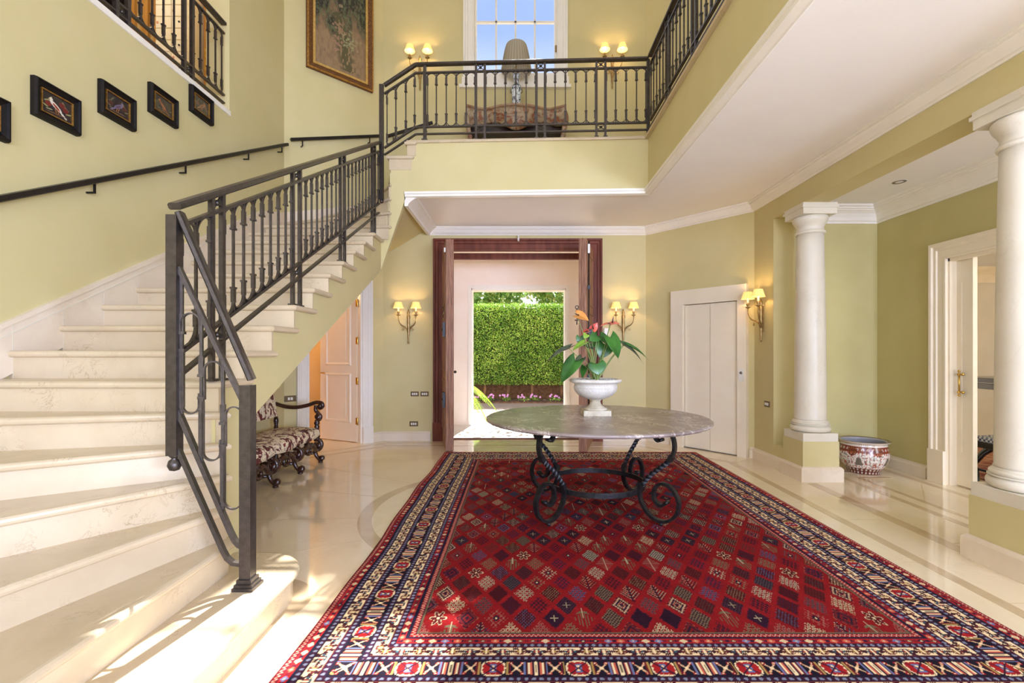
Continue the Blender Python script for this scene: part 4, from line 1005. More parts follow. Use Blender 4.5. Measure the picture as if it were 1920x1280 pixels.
for lab, loc, rz in (('brass two-light wall sconce behind the plant, right of the front doorway', (1.60, YB, 1.80), 0),
                     ('brass two-light wall sconce beside the elevator and marble column', (XR, 5.92, 1.80), -PI/2),
                     ('upper two-light wall sconce left of the tall window', (-1.50, YB, 5.66), 0),
                     ('upper two-light wall sconce right of the tall window', (1.43, YB, 5.68), 0)):
    dup(s0, loc, rz, label=lab)

# ------------------------------------------------------------------ switches and small fittings
def plate(label, P, a, n, w, hgt, slots, mat='bronze', cat='switch'):
    P = Vector(P); a = Vector(a); n = Vector(n); t = thing('wall_socket' if cat == 'socket' else 'light_switch', label, cat, P)
    mb = MB(); mb.rect([P-a*w/2, P+a*w/2], hgt, 0.016, n); mb.build('plate', mat, t, world=True, bevel=0.003)
    for i in range(slots):
        c = P+a*((i-(slots-1)/2)*w*0.24)+n*0.01
        mb = MB(); mb.rect([c-a*w*0.085, c+a*w*0.085], hgt*0.45, 0.008, n); mb.build('rocker', 'plastic', t, world=True)
plate('bronze switch plate left of the pair, below the left sconce', (-1.585, YB, 0.712), (1, 0, 0), (0, -1, 0), 0.125, 0.072, 3)
plate('bronze switch plate nearer the doorway of the pair below the left sconce', (-1.435, YB, 0.712), (1, 0, 0), (0, -1, 0), 0.125, 0.072, 3)
plate('bronze socket plate just above the marble baseboard left of the doorway', (-1.60, YB, 0.255), (1, 0, 0), (0, -1, 0), 0.13, 0.075, 3, cat='socket')
plate('bronze switch plate on the wall behind the settee', (*dl(1.36), 0.73), (0.7175, 0.6966, 0), nL, 0.15, 0.08, 2)
plate('bronze switch plate on the wall between the elevator and column', (XR, 5.83, 0.725), (0, 1, 0), (-1, 0, 0), 0.12, 0.07, 3)
mb = MB(); mb.box(-0.04, 0.04, -0.03, 0, -0.055, 0.055); o = mb.build('intercom', 'plastic', bevel=0.006); o.location = (1.345, YB, 1.66); tag(o, 'white intercom box on the wall beside the right sconce', 'intercom')
sp_ = thing('recessed_spotlight', 'round recessed spotlight in the aisle ceiling', 'spotlight', (3.92, 4.98, 3.10))
mb = MB(); mb.lathe([(0.036, 0.0), (0.052, -0.004), (0.062, 0.0)], n=28); mb.build('ring', 'blackglass', sp_)
mb = MB(); mb.lathe([(0.0, -0.0045), (0.034, -0.003), (0.036, -0.001)], n=28); mb.build('lens', 'plastic', sp_)

# ------------------------------------------------------------------ pictures
rng = np.random.default_rng(3)
def vnoise(u, v, f, seed):
    r = np.random.default_rng(seed); g = r.random((int(f)+3, int(f)+3)); x = u*f; y = v*f
    xi = np.clip(x.astype(int), 0, int(f)+1); yi = np.clip(y.astype(int), 0, int(f)+1); xf = x-xi; yf = y-yi; xf = xf*xf*(3-2*xf); yf = yf*yf*(3-2*yf)
    return (g[yi, xi]*(1-xf)+g[yi, xi+1]*xf)*(1-yf)+(g[yi+1, xi]*(1-xf)+g[yi+1, xi+1]*xf)*yf
def fbm(u, v, f, seed, o=4): return sum(vnoise(u, v, f*2**i, seed+i)*0.5**i for i in range(o))/sum(0.5**i for i in range(o))
def mixc(c, m, d): return c*(1-m[..., None])+np.asarray(d)*m[..., None]
def ell(u, v, cx, cy, a, b, th=0.0):
    x = (u-cx)*math.cos(th)+(v-cy)*math.sin(th); y = -(u-cx)*math.sin(th)+(v-cy)*math.cos(th)
    return ((x/a)**2+(y/b)**2 < 1).astype(float)
def bird(kind):
    def f(u, v):
        c = np.ones(u.shape+(3,))*L(34, 30, 38); n = fbm(u, v, 9, 50+kind); c = mixc(c, (n > 0.6)*0.4, L(70, 56, 50))
        body, wing, leafc, fruit = [(L(226, 216, 196), L(150, 60, 40), L(150, 148, 100), L(110, 34, 32)), (L(110, 100, 124), L(90, 72, 92), L(104, 96, 66), L(80, 34, 34)), (L(128, 74, 50), L(150, 92, 60), L(82, 84, 56), L(70, 60, 50)), (L(140, 96, 66), L(122, 78, 54), L(84, 78, 58), L(96, 60, 50)), (L(176, 120, 70), L(140, 80, 50), L(120, 110, 60), L(100, 50, 40))][kind]
        for (x, y, a) in ((.18, .6, .5), (.12, .35, -.4), (.28, .75, 1.0), (.8, .62, -.6), (.88, .4, .4), (.72, .75, -1.1), (.25, .25, .2)):
            c = mixc(c, ell(u, v, x, y, .11, .028, a), leafc)
        for (x, y) in ((.22, .48), (.78, .52), (.66, .68)): c = mixc(c, ell(u, v, x, y, .10, .12), fruit)
        fl = -1 if kind % 2 else 1; U = u if fl == 1 else 1-u
        c = mixc(c, ell(U, v, .46, .5, .26, .085, -.75), body); c = mixc(c, ell(U, v, .70, .24, .18, .035, -.8), body)
        c = mixc(c, ell(U, v, .48, .47, .16, .05, -.8), wing); c = mixc(c, ell(U, v, .31, .72, .055, .07), body); c = mixc(c, ell(U, v, .25, .70, .05, .014, .3), L(190, 120, 50))
        c = mixc(c, ell(U, v, .46, .30, .012, .10, .3)+ell(U, v, .54, .28, .012, .10, .3) > 0, L(180, 110, 50)); c = mixc(c, ell(u, v, .5, .17, .40, .018, .1), L(120, 84, 50))
        e = (np.minimum(np.minimum(u, 1-u), np.minimum(v*.75, (1-v)*.75)) < 0.025); c = mixc(c, e*1.0, L(20, 16, 16))
        return c
    return f
def picture(kind, y, zc, label):
    t = thing('framed_picture', label, 'picture', (XL, y+0.16, zc), group=None)
    W, H_, D = 0.32, 0.25, 0.045
    mb = MB(); mb.sweep([(0, 0), (0, D*0.6), (0.006, D), (0.014, D), (0.02, D*0.75), (0.048, D*0.45), (0.048, 0)], [(0.0, -W/2, -H_/2), (0.0, W/2, -H_/2), (0.0, W/2, H_/2), (0.0, -W/2, H_/2)][::-1], (1, 0, 0), closed=True)
    # the sweep must lie inside the outline
    o = mb.build('frame', 'ebony', t)
    mb = MB(); a, b = W/2-0.052, H_/2-0.052
    mb.rect([(0.024, -a, -b), (0.024, a, -b), (0.024, a, b), (0.024, -a, b)], 0.006, 0.010, (1, 0, 0), closed=True); mb.build('gilt_slip', 'gold', t)
    mb = MB(); mb.box(0.001, 0.018, -a, a, -b, b); mb.build('backing', 'ebony', t)
    paint_grid('painting', (0.0195, -a, -b), (0, 2*a, 0), (0, 0, 2*b), 90, 66, bird(kind), 'glazed', t)
labs = ['small framed bird picture cut off at the left edge, lowest on the stair wall', 'small framed picture of a white bird among red fruit, second from the left', 'small framed picture of a grey bird with a white neck, middle of the wall row', 'small framed picture with bright glare on its left side, fourth from left', 'small dark framed picture touching the landing opening, highest of the row']
for i, (y, z) in enumerate(((2.60, 2.735), (3.07, 2.985), (3.56, 3.24), (4.04, 3.485), (4.545, 3.745))):
    picture([4, 0, 1, 2, 3][i], y, z, labs[i])
# large painting
bp = thing('oil_painting', 'large oil painting of flowers on a rocky bank in a carved gilt frame', 'painting', (*dl(0.67), 5.24))
aL = Vector((-0.7175, -0.6966, 0)); W, H_ = 0.97, 1.75
def lpt(a, z, off): p = Vector((*dl(0.67), 5.235)); return p+aL*a+Vector((0, 0, z))+nL*off
mb = MB(); mb.sweep([(0, 0), (0, 0.03), (0.012, 0.05), (0.03, 0.058), (0.05, 0.05), (0.075, 0.035), (0.085, 0.035), (0.085, 0)], [lpt(-W/2, 0, 0), lpt(W/2, 0, 0), lpt(W/2, H_, 0), lpt(-W/2, H_, 0)], nL, closed=True); fr = mb.build('frame', 'giltdark', bp, world=True)
mb = MB(); mb.rect([lpt(-W/2+0.10, 0.10, 0.03), lpt(W/2-0.10, 0.10, 0.03), lpt(W/2-0.10, H_-0.10, 0.03), lpt(-W/2+0.10, H_-0.10, 0.03)], 0.030, 0.02, nL, closed=True); mb.build('gilt_slip', 'goldpale', bp, world=True)
mb = MB(); mb.rect([lpt(-W/2+0.012, 0.012, 0.045), lpt(W/2-0.012, 0.012, 0.045), lpt(W/2-0.012, H_-0.012, 0.045), lpt(-W/2+0.012, H_-0.012, 0.045)], 0.016, 0.02, nL, closed=True); mb.build('outer_moulding', 'gold', bp, world=True)
def flora(u, v):
    n = fbm(u, v*1.6/2, 6, 11); n2 = fbm(u, v, 26, 21); n3 = fbm(u, v, 60, 31, 2)
    c = np.ones(u.shape+(3,))*L(150, 124, 92); c = mixc(c, np.clip((n2-.35)*1.6, 0, .7), L(116, 92, 70))
    dk = np.clip(((v-0.36)*2.6+(n-.5)*1.8-(abs(u-.55))*0.1)*2, 0, 1); c = mixc(c, dk, L(44, 42, 34))
    tr = np.exp(-((u-(0.48+0.45*(0.42-v)))/0.13)**2)*(v > 0.04)*(v < 0.55); c = mixc(c, np.clip(tr*1.4*(n2 > 0.42), 0, .85), L(74, 74, 44))
    c = mixc(c, (dk > .4)*(n2 > .55)*.6, L(92, 104, 70)); c = mixc(c, (dk > .4)*(n3 > .64)*.5, L(120, 118, 92))
    r = np.random.default_rng(5)
    for _ in range(26):
        x, y = 0.40+0.06*r.standard_normal(), 0.14+0.26*r.random()
        c = mixc(c, ell(u, v, x+0.05, y+0.05, .022, .009), L(168, 132, 110)); c = mixc(c, ell(u, v, x+0.05, y+0.05, .009, .004), L(110, 66, 54))
    for _ in range(44):
        x, y = 0.66+0.09*r.standard_normal(), 0.33+0.05*r.standard_normal(); c = mixc(c, ell(u, v, x, y, .018, .008)*.6, L(158, 162, 120))
    for _ in range(10):
        x, y = r.random(), .6+.4*r.random(); c = mixc(c, ell(u, v, x, y, .04, .015)*.6, L(170, 150, 120))
    return c
a0 = lpt(W/2-0.10, 0.10, 0.022)-bp.location
paint_grid('canvas', tuple(a0), tuple(-aL*(W-0.20)), (0, 0, H_-0.20), 150, 290, flora, 'canvas', bp)
mb = MB(); mb.rect([lpt(-W/2+0.08, H_/2, 0.008), lpt(W/2-0.08, H_/2, 0.008)], H_-0.16, 0.014, nL); mb.build('backing', 'ebony', bp, world=True)

# ------------------------------------------------------------------ rug
def rug_colours(nx, ny, W, LEN):
    x = (np.arange(nx)+0.5)/nx*W; y = (np.arange(ny)+0.5)/ny*LEN
    X, Y = np.meshgrid(x, y); C = np.zeros((ny, nx, 3))
    red, dred, plum, navy, cream, slate, sal, gold, teal, brn, olive = L(156, 30, 32), L(104, 26, 32), L(54, 24, 44), L(30, 26, 46), L(232, 208, 164), L(104, 112, 150), L(196, 96, 72), L(170, 136, 76), L(54, 84, 98), L(110, 46, 44), L(112, 102, 76)
    # distance from the edge, and run along the edge
    dl_ = X; dr_ = W-X; db = Y; dt = LEN-Y
    e = np.minimum(np.minimum(dl_, dr_), np.minimum(db, dt))
    horiz = (np.minimum(db, dt) <= np.minimum(dl_, dr_))
    s = np.where(horiz, X, Y)-0.0
    k = 0.53/835
    bands = []; acc = 0
    for nm, w in (('edge', 20), ('zig', 45), ('redm', 60), ('dk', 12), ('dot', 48), ('cream', 110), ('dot', 50), ('main', 160), ('dot', 50), ('cream', 100), ('dot', 45), ('redm', 55), ('dk', 20), ('zig', 48), ('ol', 12)):
        bands.append((nm, acc*k, (acc+w)*k)); acc += w
    hsh = lambda a, b: ((np.sin(a*12.9898+b*78.233)*43758.5453) % 1.0)
    for bi, (nm, a, b) in enumerate(bands):
        m = (e >= a) & (e < b); w = b-a; c = (e-(a+b)/2)      # across, centred
        if not m.any(): continue
        cc = c[m]; ss = s[m]; col_ = np.zeros((cc.size, 3))
        if nm == 'edge': col_[:] = L(140, 28, 24)
        elif nm == 'dk': col_[:] = navy
        elif nm == 'ol': col_[:] = olive*0.8
        elif nm == 'dot':
            col_[:] = plum; p = 0.031; t = (ss % p)-p/2; d = ((t/0.0085)**2+(cc/0.0085)**2) < 1; col_[d] = L(124, 130, 150); col_[np.abs(cc) > w/2-0.003] = navy
        elif nm == 'zig':
            col_[:] = red*0.8; p = 0.022; t = np.abs((ss % p)/p-0.5)*2; d = np.abs(cc-(t-0.5)*w*0.55) < 0.0035; col_[d] = L(206, 150, 130); col_[np.abs(cc) > w/2-0.004] = plum
        elif nm == 'redm':
            col_[:] = red; p = 0.058; cell = np.floor(ss/p); t = (ss % p)-p/2
            kcol = np.array([plum, slate, cream*0.8, brn, sal])[(hsh(cell, bi)*5).astype(int)]
            d = (np.abs(t)+np.abs(cc)*1.3 < 0.021); col_[d] = kcol[d]; d = (np.abs(t)+np.abs(cc)*1.3 < 0.008); col_[d] = cream*0.7
            d = (np.abs(np.abs(t)-0.024) < 0.0035) & (np.abs(cc) < 0.010); col_[d] = plum
        elif nm == 'cream':
            col_[:] = cream; p = 0.15; t = (ss % p)/p
            vine = np.abs(cc-w*0.30*np.sin(2*PI*t)) < 0.0022; col_[vine] = L(96, 36, 34)
            for ph, cl, c2 in ((0.25, teal, L(150, 60, 50)), (0.75, brn, gold)):
                tt = (t-ph)*p
                r5 = np.sqrt((tt/0.030)**2+(cc/(w*0.37))**2); a5 = np.arctan2(cc, tt); d = r5 < 0.78+0.22*np.cos(6*a5); col_[d] = cl; d = (r5 < 0.55) & (r5 > 0.42); col_[d] = L(60, 26, 34)
                d = (np.abs(tt) < 0.012) & (np.abs(cc) < w*0.13); col_[d] = c2; d = (np.abs(tt) < 0.005) & (np.abs(cc) < w*0.2); col_[d] = cream
            for ph in (0.0, 0.5, 0.12, 0.38, 0.62, 0.88):
                tt = ((t-ph+0.5) % 1.0-0.5)*p; off = 0 if ph in (0.0, 0.5) else w*0.30*(1 if ph > .5 else -1)
                q = cc-off; d = ((np.abs(tt) < 0.010) & (np.abs(q) < 0.005)) | ((np.abs(tt) < 0.004) & (np.abs(q) < 0.011)) | ((np.abs(np.abs(tt)-0.009) < 0.003) & (np.abs(np.abs(q)-0.007) < 0.003)); col_[d] = L(60, 26, 34)
            col_[np.abs(cc) > w/2-0.003] = brn
        else:
            col_[:] = L(28, 22, 34); p = 0.36; cell = np.floor(ss/p); t = (ss % p)-p/2; W2 = w/2
            # red medallion edged in cream
            r1_ = (np.abs(t)/0.052)**3+(np.abs(cc)/(W2*0.98))**3; col_[r1_ < 1] = cream; lob = r1_+0.22*np.cos(t*260)*np.cos(cc*260); col_[lob < 0.62] = red; d = (np.abs(t) < 0.014) & (np.abs(cc) < 0.026); col_[d] = slate; d = (np.abs(t) < 0.006) & (np.abs(cc) < 0.017); col_[d] = cream
            d = (np.abs(np.abs(t)-np.abs(cc)) < 0.005) & (r1_ < 0.95); col_[d] = plum
            # X motif with rosettes
            for sg in (-1, 1):
                q = t-sg*0.098; d = (np.abs(np.abs(q)-np.abs(cc)*0.8) < 0.005) & (np.abs(cc) < W2*0.8) & (np.abs(q) < 0.034); col_[d] = L(214, 170, 130)
                d = (q**2+cc**2) < 0.009**2; col_[d] = cream
                for qq in (-1, 1):
                    for c3 in (-1, 1):
                        d = ((q-qq*0.024)**2+(cc-c3*W2*0.66)**2) < 0.009**2; col_[d] = red; d = ((q-qq*0.024)**2+(cc-c3*W2*0.66)**2) < 0.004**2; col_[d] = cream
                for off, cl in ((0.060, gold), (0.134, slate)):
                    q2 = np.abs(t)-off; d = (np.abs(q2) < 0.0042) & (np.abs(cc) < W2*0.78); col_[d] = cl; d = (np.abs(q2-0.009) < 0.003) & (np.abs(cc) < W2*0.8); col_[d] = dred
            # striped palmette
            q = np.abs((ss+p/2) % p-p/2); 
            d = (q < 0.036) & (np.abs(cc) < W2*0.88*(1-q*6)); st_ = ((q/0.0085).astype(int) % 3); cl3 = np.array([cream, plum, sal])[np.clip(st_, 0, 2)]; col_[d] = cl3[d]
            d = (q < 0.003) & (np.abs(cc) < W2*0.5); col_[d] = olive
        C[m] = col_
    # field
    a = acc*k; m = e >= a
    fx = X[m]-W/2; fy = Y[m]-a; base = np.tile(L(148, 24, 28), (fx.size, 1))
    tone = 0.92+0.16*hsh(np.floor(fy/0.06), 3.0); base = base*tone[:, None]
    px_, py_ = 0.146, 0.25
    # two interleaved lattices
    i1 = np.round(fx/px_); j1 = np.round(fy/py_); u1 = (fx-i1*px_)/(px_/2); v1 = (fy-j1*py_)/(py_/2)
    i2 = np.floor(fx/px_)+0.5; j2 = np.floor(fy/py_)+0.5; u2 = (fx-i2*px_)/(px_/2); v2 = (fy-j2*py_)/(py_/2)
    use1 = (np.abs(u1)+np.abs(v1)) < (np.abs(u2)+np.abs(v2))
    I = np.where(use1, i1, i2); J = np.where(use1, j1, j2); U = np.where(use1, u1, u2); V = np.where(use1, v1, v2)
    dd = np.abs(U)+np.abs(V)
    hm = hsh(np.abs(I)*3.7, J*1.3); hc = hsh(np.abs(I)*5.1+2, J*2.9); hc2 = hsh(np.abs(I)*1.7+7, J*4.3)
    pal = np.array([cream*0.92, slate, plum, L(92, 82, 84), brn, L(176, 112, 98), L(60, 34, 66), L(146, 122, 92), L(206, 190, 160), L(84, 70, 66), slate*0.7, plum])
    kind = (hm*10).astype(int); c1 = pal[(hc*12).astype(int) % 12]; c2 = pal[(hc2*12).astype(int) % 12]
    c2 = np.where(((c1-c2)**2).sum(1)[:, None] < 0.01, cream*0.85, c2)
    ux = U*px_/2; vy = V*py_/2
    ins = dd < 0.86
    def put(mask, cl): base[mask] = (cl[mask] if cl.ndim == 2 else cl)
    rg = hsh(np.floor(fx/0.005)*0.7, np.floor(fy/0.005)*1.9)-0.5
    step_ = np.round(dd*9)/9
    ins = (dd+0.12*rg) < 0.77
    c1 = c1*0.85; c2 = c2*0.8
    gx = (ux % 0.0165)/0.0165-0.5; gy = (vy*0.62 % 0.0165)/0.0165-0.5
    def lat(p): 
        a_1 = (((ux+vy*0.58)/p) % 1.0)-0.5; b_1 = (((ux-vy*0.58)/p) % 1.0)-0.5; return a_1, b_1, np.sqrt(a_1**2+b_1**2)
    g2x, g2y, rr2 = lat(0.0245); g3x, g3y, rr3 = lat(0.0165)
    T_ = lambda cl: np.tile(cl, (fx.size, 1))
    hk = hsh(np.abs(I)*2.3+1, J*3.1+5); kind = np.select([hk < .24, hk < .35, hk < .40, hk < .46, hk < .53, hk < .64, hk < .80, hk < .90, hk < .92], [0, 1, 2, 3, 4, 5, 6, 7, 8], 9)
    q = ins & (kind == 0); put(q & (rr2 < 0.43), c1); put(q & (rr2 < 0.2), T_(dred*0.8))
    q = ins & (kind == 1); put(q, T_(plum)); put(q & (rr3 < 0.24), c1); put(q & (np.abs(ux) < 0.003) & (np.abs(vy) < 0.03), T_(cream*0.6)); put(q & (np.abs(vy) < 0.003) & (np.abs(ux) < 0.02), T_(cream*0.6))
    th = np.arctan2(vy*0.6, ux); rad = np.sqrt(ux**2+(vy*0.6)**2); pet = 0.036*(0.66+0.34*np.cos(6*th)); q = kind == 2
    put(q & (rad < pet+0.012) & ins, T_(dred*0.8)); put(q & (np.abs(rad-pet-0.006) < 0.0032) & ins, T_(cream*0.95)); put(q & (rad < 0.007), T_(cream))
    q = ins & (kind == 3); put(q, T_(plum*0.8)); put(q & ((gx*gy) > 0), c1*0.9)
    q = kind == 4; arcs = np.abs((np.abs(ux) % 0.016)-0.008) < 0.0030; put(q & ins & arcs & (vy < 0.05-np.abs(ux)), T_(olive)); put(q & ins & (vy > 0.035) & (np.abs(vy-0.055+ux**2*9) < 0.010), T_(olive*1.1)); put(q & ins & (np.abs(ux) < 0.003) & (vy > 0), T_(cream*0.7))
    q = kind == 5; put(q & ins & (rr2 < 0.40), T_(dred*0.6)); br = (np.abs(((vy-np.abs(ux)*1.5) % 0.030)-0.015) < 0.0034); put(q & ins & br & (np.abs(ux) > 0.006), c1*0.8); put(q & ins & br & (rr3 < 0.30), T_(cream*0.9)); put(q & ins & (np.abs(ux) < 0.0035), T_(plum))
    q = ins & (kind == 6); put(q, T_(dred*0.62)); put(q & (rr3 < 0.28), c1)
    q = ins & (kind == 7); band = (dd*6).astype(int) % 2; put(q & (band == 0), T_(plum)); put(q & (band == 1) & (rr3 < 0.40), c1); put(q & (dd > 0.72) & ((np.floor((U+V)*12)+np.floor((U-V)*12)) % 2 == 0), T_(sal*0.9))
    q = ins & (kind == 8); put(q & ((np.abs(vy) % 0.018) < 0.007), c1*0.8); put(q & (np.abs(ux) < 0.003), T_(cream*0.7))
    q = ins & (kind == 9); cr = ((np.abs(g2x) < 0.12) & (np.abs(g2y) < 0.40)) | ((np.abs(g2y) < 0.12) & (np.abs(g2x) < 0.40)); put(q & cr, c1); put(q & (dd < 0.26), T_(plum)); put(q & (dd < 0.09), T_(cream))
    knot = hsh(np.floor(fx/0.006)*1.1, np.floor(fy/0.006)*2.3); base = base*(0.80+0.30*knot)[:, None]*0.78
    C[m] = base
    return C
RX0, RX1, RY0, RY1 = -1.005, 2.39, 1.78, 6.50
nx, ny = 740, 1030
xs_ = np.linspace(RX0, RX1, nx); ys_ = np.linspace(RY0, RY1, ny); XX, YY = np.meshgrid(xs_, ys_)
CC = rug_colours(nx, ny, RX1-RX0, RY1-RY0)
edge = np.minimum(np.minimum(XX-RX0, RX1-XX), np.minimum(YY-RY0, RY1-YY))
ZZ = 0.011*np.clip(edge/0.012, 0, 1)**0.5+0.0015
rug = thing('persian_rug', 'large red patterned wool rug with cream and navy borders under the round table', 'rug', (0.69, 4.14, 0))
# slight waviness of the left edge
wav = (0.012*np.sin(YY*2.3+0.5)+0.006*np.sin(YY*6.1))*np.clip((RX0+0.6-XX)/0.6, 0, 1)
P = np.stack([XX+wav-0.69, YY-4.14, ZZ], -1).reshape(-1, 3)
i = np.arange((nx-1)*(ny-1)); a_ = (i//(nx-1))*nx+i % (nx-1); F = np.stack([a_, a_+1, a_+nx+1, a_+nx], 1)
np_mesh('pile', P, F, CC.reshape(-1, 3), 'rug', rug)
mb = MB(); mb.box(RX0+0.012, RX1-0.003, RY0+0.003, RY1-0.003, 0.0003, 0.003); mb.build('backing', 'earth', rug, world=True)

# ------------------------------------------------------------------ round table
TX, TY = 0.665, 4.15; RT = 0.012
tbl = thing('round_table', 'large round grey marble table on black wrought iron scroll legs', 'table', (TX, TY, RT))
tp = MB(); Rr = 0.94; n = 128; rr_ = np.random.default_rng(9); jag = [0.004*rr_.standard_normal() for _ in range(n)]
prof = [(0, 0.758), (0.9, 0.758), (0.925, 0.758), (0.934, 0.764), (0.940, 0.772), (0.938, 0.780), (0.930, 0.786), (0.9, 0.788), (0, 0.788)]
vs = []
for pi_, (r, z) in enumerate(prof):
    for j in range(n):
        q = r+(jag[j]*0.5 if r > 0.92 else 0); vs.append((q*math.cos(2*PI*j/n), q*math.sin(2*PI*j/n), z))
tp.add(vs, [(i*n+j, i*n+(j+1) % n, (i+1)*n+(j+1) % n, (i+1)*n+j) for i in range(len(prof)-1) for j in range(n)], False); tp.build('table_top', 'tabletop', tbl)
def catmull(P, n=8):
    P = [Vector(p) for p in P]; out = []
    Q = [P[0]*2-P[1]]+P+[P[-1]*2-P[-2]]
    for i in range(1, len(Q)-2):
        for k in range(n):
            t = k/n; p0, p1, p2, p3 = Q[i-1:i+3]
            out.append(0.5*((2*p1)+(-p0+p2)*t+(2*p0-5*p1+4*p2-p3)*t*t+(-p0+3*p1-3*p2+p3)*t**3))
    out.append(P[-1]); return out
LEG = [(0.66, 0.195), (0.625, 0.165), (0.585, 0.165), (0.548, 0.21), (0.56, 0.285), (0.62, 0.33), (0.70, 0.305), (0.755, 0.215), (0.735, 0.115), (0.665, 0.052), (0.58, 0.04), (0.50, 0.075), (0.445, 0.145), (0.425, 0.21), (0.44, 0.275), (0.49, 0.345), (0.56, 0.415), (0.635, 0.475), (0.69, 0.53), (0.72, 0.60), (0.715, 0.675), (0.685, 0.728), (0.63, 0.746), (0.575, 0.725), (0.56, 0.685), (0.585, 0.655), (0.615, 0.665)]
def ctw(P, w, th, nn):
    mb = MB(); return mb
for qi, a in enumerate((-PI/4, PI/4, 3*PI/4, -3*PI/4)):
    er = Vector((math.cos(a), math.sin(a), 0)); nn = Vector((-er.y, er.x, 0))
    pts = catmull([(r, 0, z) for r, z in LEG], 7)
    P3 = [er*p.x+Vector((0, 0, p.z)) for p in pts]
    mb = MB(); i0 = 14*7; i1 = 18*7     # twisted stretch between these samples
    mb.rect(P3[:i0+1], 0.023, 0.038, nn); mb.rect(P3[i1:], 0.023, 0.038, nn)
    # twisted bar
    seg_ = P3[i0:i1+1]; vs = []; m = len(seg_)
    for t in range(m*3-2):
        f = t/3; j = min(int(f), m-2); p = seg_[j].lerp(seg_[j+1], f-j); T = (seg_[min(j+1, m-1)]-seg_[j]).normalized(); u = nn; w = T.cross(u); an = 2*PI*2.25*t/(m*3-3)
        for c in range(4):
            q = an+PI/4+c*PI/2; vs.append(p+(u*math.cos(q)+w*math.sin(q))*0.021)
    K_ = m*3-2; mb.add(vs, [(t*4+c, t*4+(c+1) % 4, t*4+4+(c+1) % 4, t*4+4+c) for t in range(K_-1) for c in range(4)])
    for j in (i0, i1):
        T = (P3[j+1]-P3[j-1]).normalized(); mb.rect([P3[j]-T*0.022, P3[j]+T*0.022], 0.036, 0.046, nn)
    e0 = P3[0]; mb.lathe([(0.0, -0.026), (0.014, -0.024), (0.014, 0.024), (0.0, 0.026)], e0, 12, ax=nn); e1 = P3[-1]; mb.lathe([(0.0, -0.026), (0.013, -0.024), (0.013, 0.024), (0.0, 0.026)], e1, 12, ax=nn)
    leg = mb.build('leg', 'blackiron', tbl)
    ft_ = MB(); ft_.ball(er*0.61+Vector((0, 0, 0.017)), 0.0165, 12); ft_.build('ball_foot', 'blackiron', leg)
mb = MB(); mb.rect([(0.408*math.cos(t), 0.408*math.sin(t), 0.225) for t in np.linspace(0, 2*PI, 72, endpoint=False)], 0.012, 0.042, (0, 0, 1), closed=True); mb.build('ring_stretcher', 'blackiron', tbl)
mb = MB(); mb.box(-0.5, 0.5, -0.015, 0.015, 0.746, 0.758); mb.box(-0.015, 0.015, -0.5, 0.5, 0.746, 0.758); mb.build('top_bracket', 'blackiron', tbl)

# ------------------------------------------------------------------ potted anthurium
PX, PY, PZ = 0.68, 4.27, 0.80
pot = thing('potted_anthurium', 'anthurium plant in a white stone urn standing on the round table', 'potted plant', (PX, PY, PZ), rotz=0)
uf = MB(); uf.box(-0.118, 0.118, -0.118, 0.118, 0, 0.045); uf.lathe([(0.10, 0.044), (0.104, 0.052), (0.096, 0.060), (0.080, 0.064), (0.076, 0.072), (0.060, 0.080), (0.048, 0.098), (0.042, 0.115), (0.046, 0.125), (0.054, 0.132), (0.05, 0.14)], n=40)
uf.build('urn_foot', 'stonefoot', pot)
ub = MB(); ub.lathe([(0.03, 0.132), (0.07, 0.138), (0.115, 0.152), (0.155, 0.176), (0.180, 0.205), (0.190, 0.232), (0.188, 0.240), (0.192, 0.244), (0.188, 0.250), (0.186, 0.270), (0.205, 0.282), (0.222, 0.288), (0.229, 0.298), (0.226, 0.310), (0.214, 0.316), (0.198, 0.312), (0.190, 0.300), (0.186, 0.295)], n=56); ub.build('urn_bowl', 'stone', pot)
MB().lathe([(0.0, 0.285), (0.19, 0.285), (0.191, 0.295), (0.0, 0.300)], n=40).build('soil', 'soil', pot)
pm = MB(); r_ = random.Random(4)
for _ in range(330):
    a = r_.random()*2*PI; q = math.sqrt(r_.random())*0.180; s_ = 0.006+0.006*r_.random(); pm.ball((q*math.cos(a), q*math.sin(a), 0.302+0.006*r_.random()), s_, 6, (1, 0.8, 0.6))
pbl = pm.build('pebbles', 'pebble', pot); pbl['kind'] = 'stuff'
def PQ(x, y, dy=0.0):   # photo crop position -> offset from the urn foot, at depth PY+dy
    px, py = 1010+0.1797*x, 570+0.1797*y; Yd = PY+dy
    return Vector(((px-972)/907*Yd-PX, dy, 1.35-(py-660)/907*Yd-PZ))
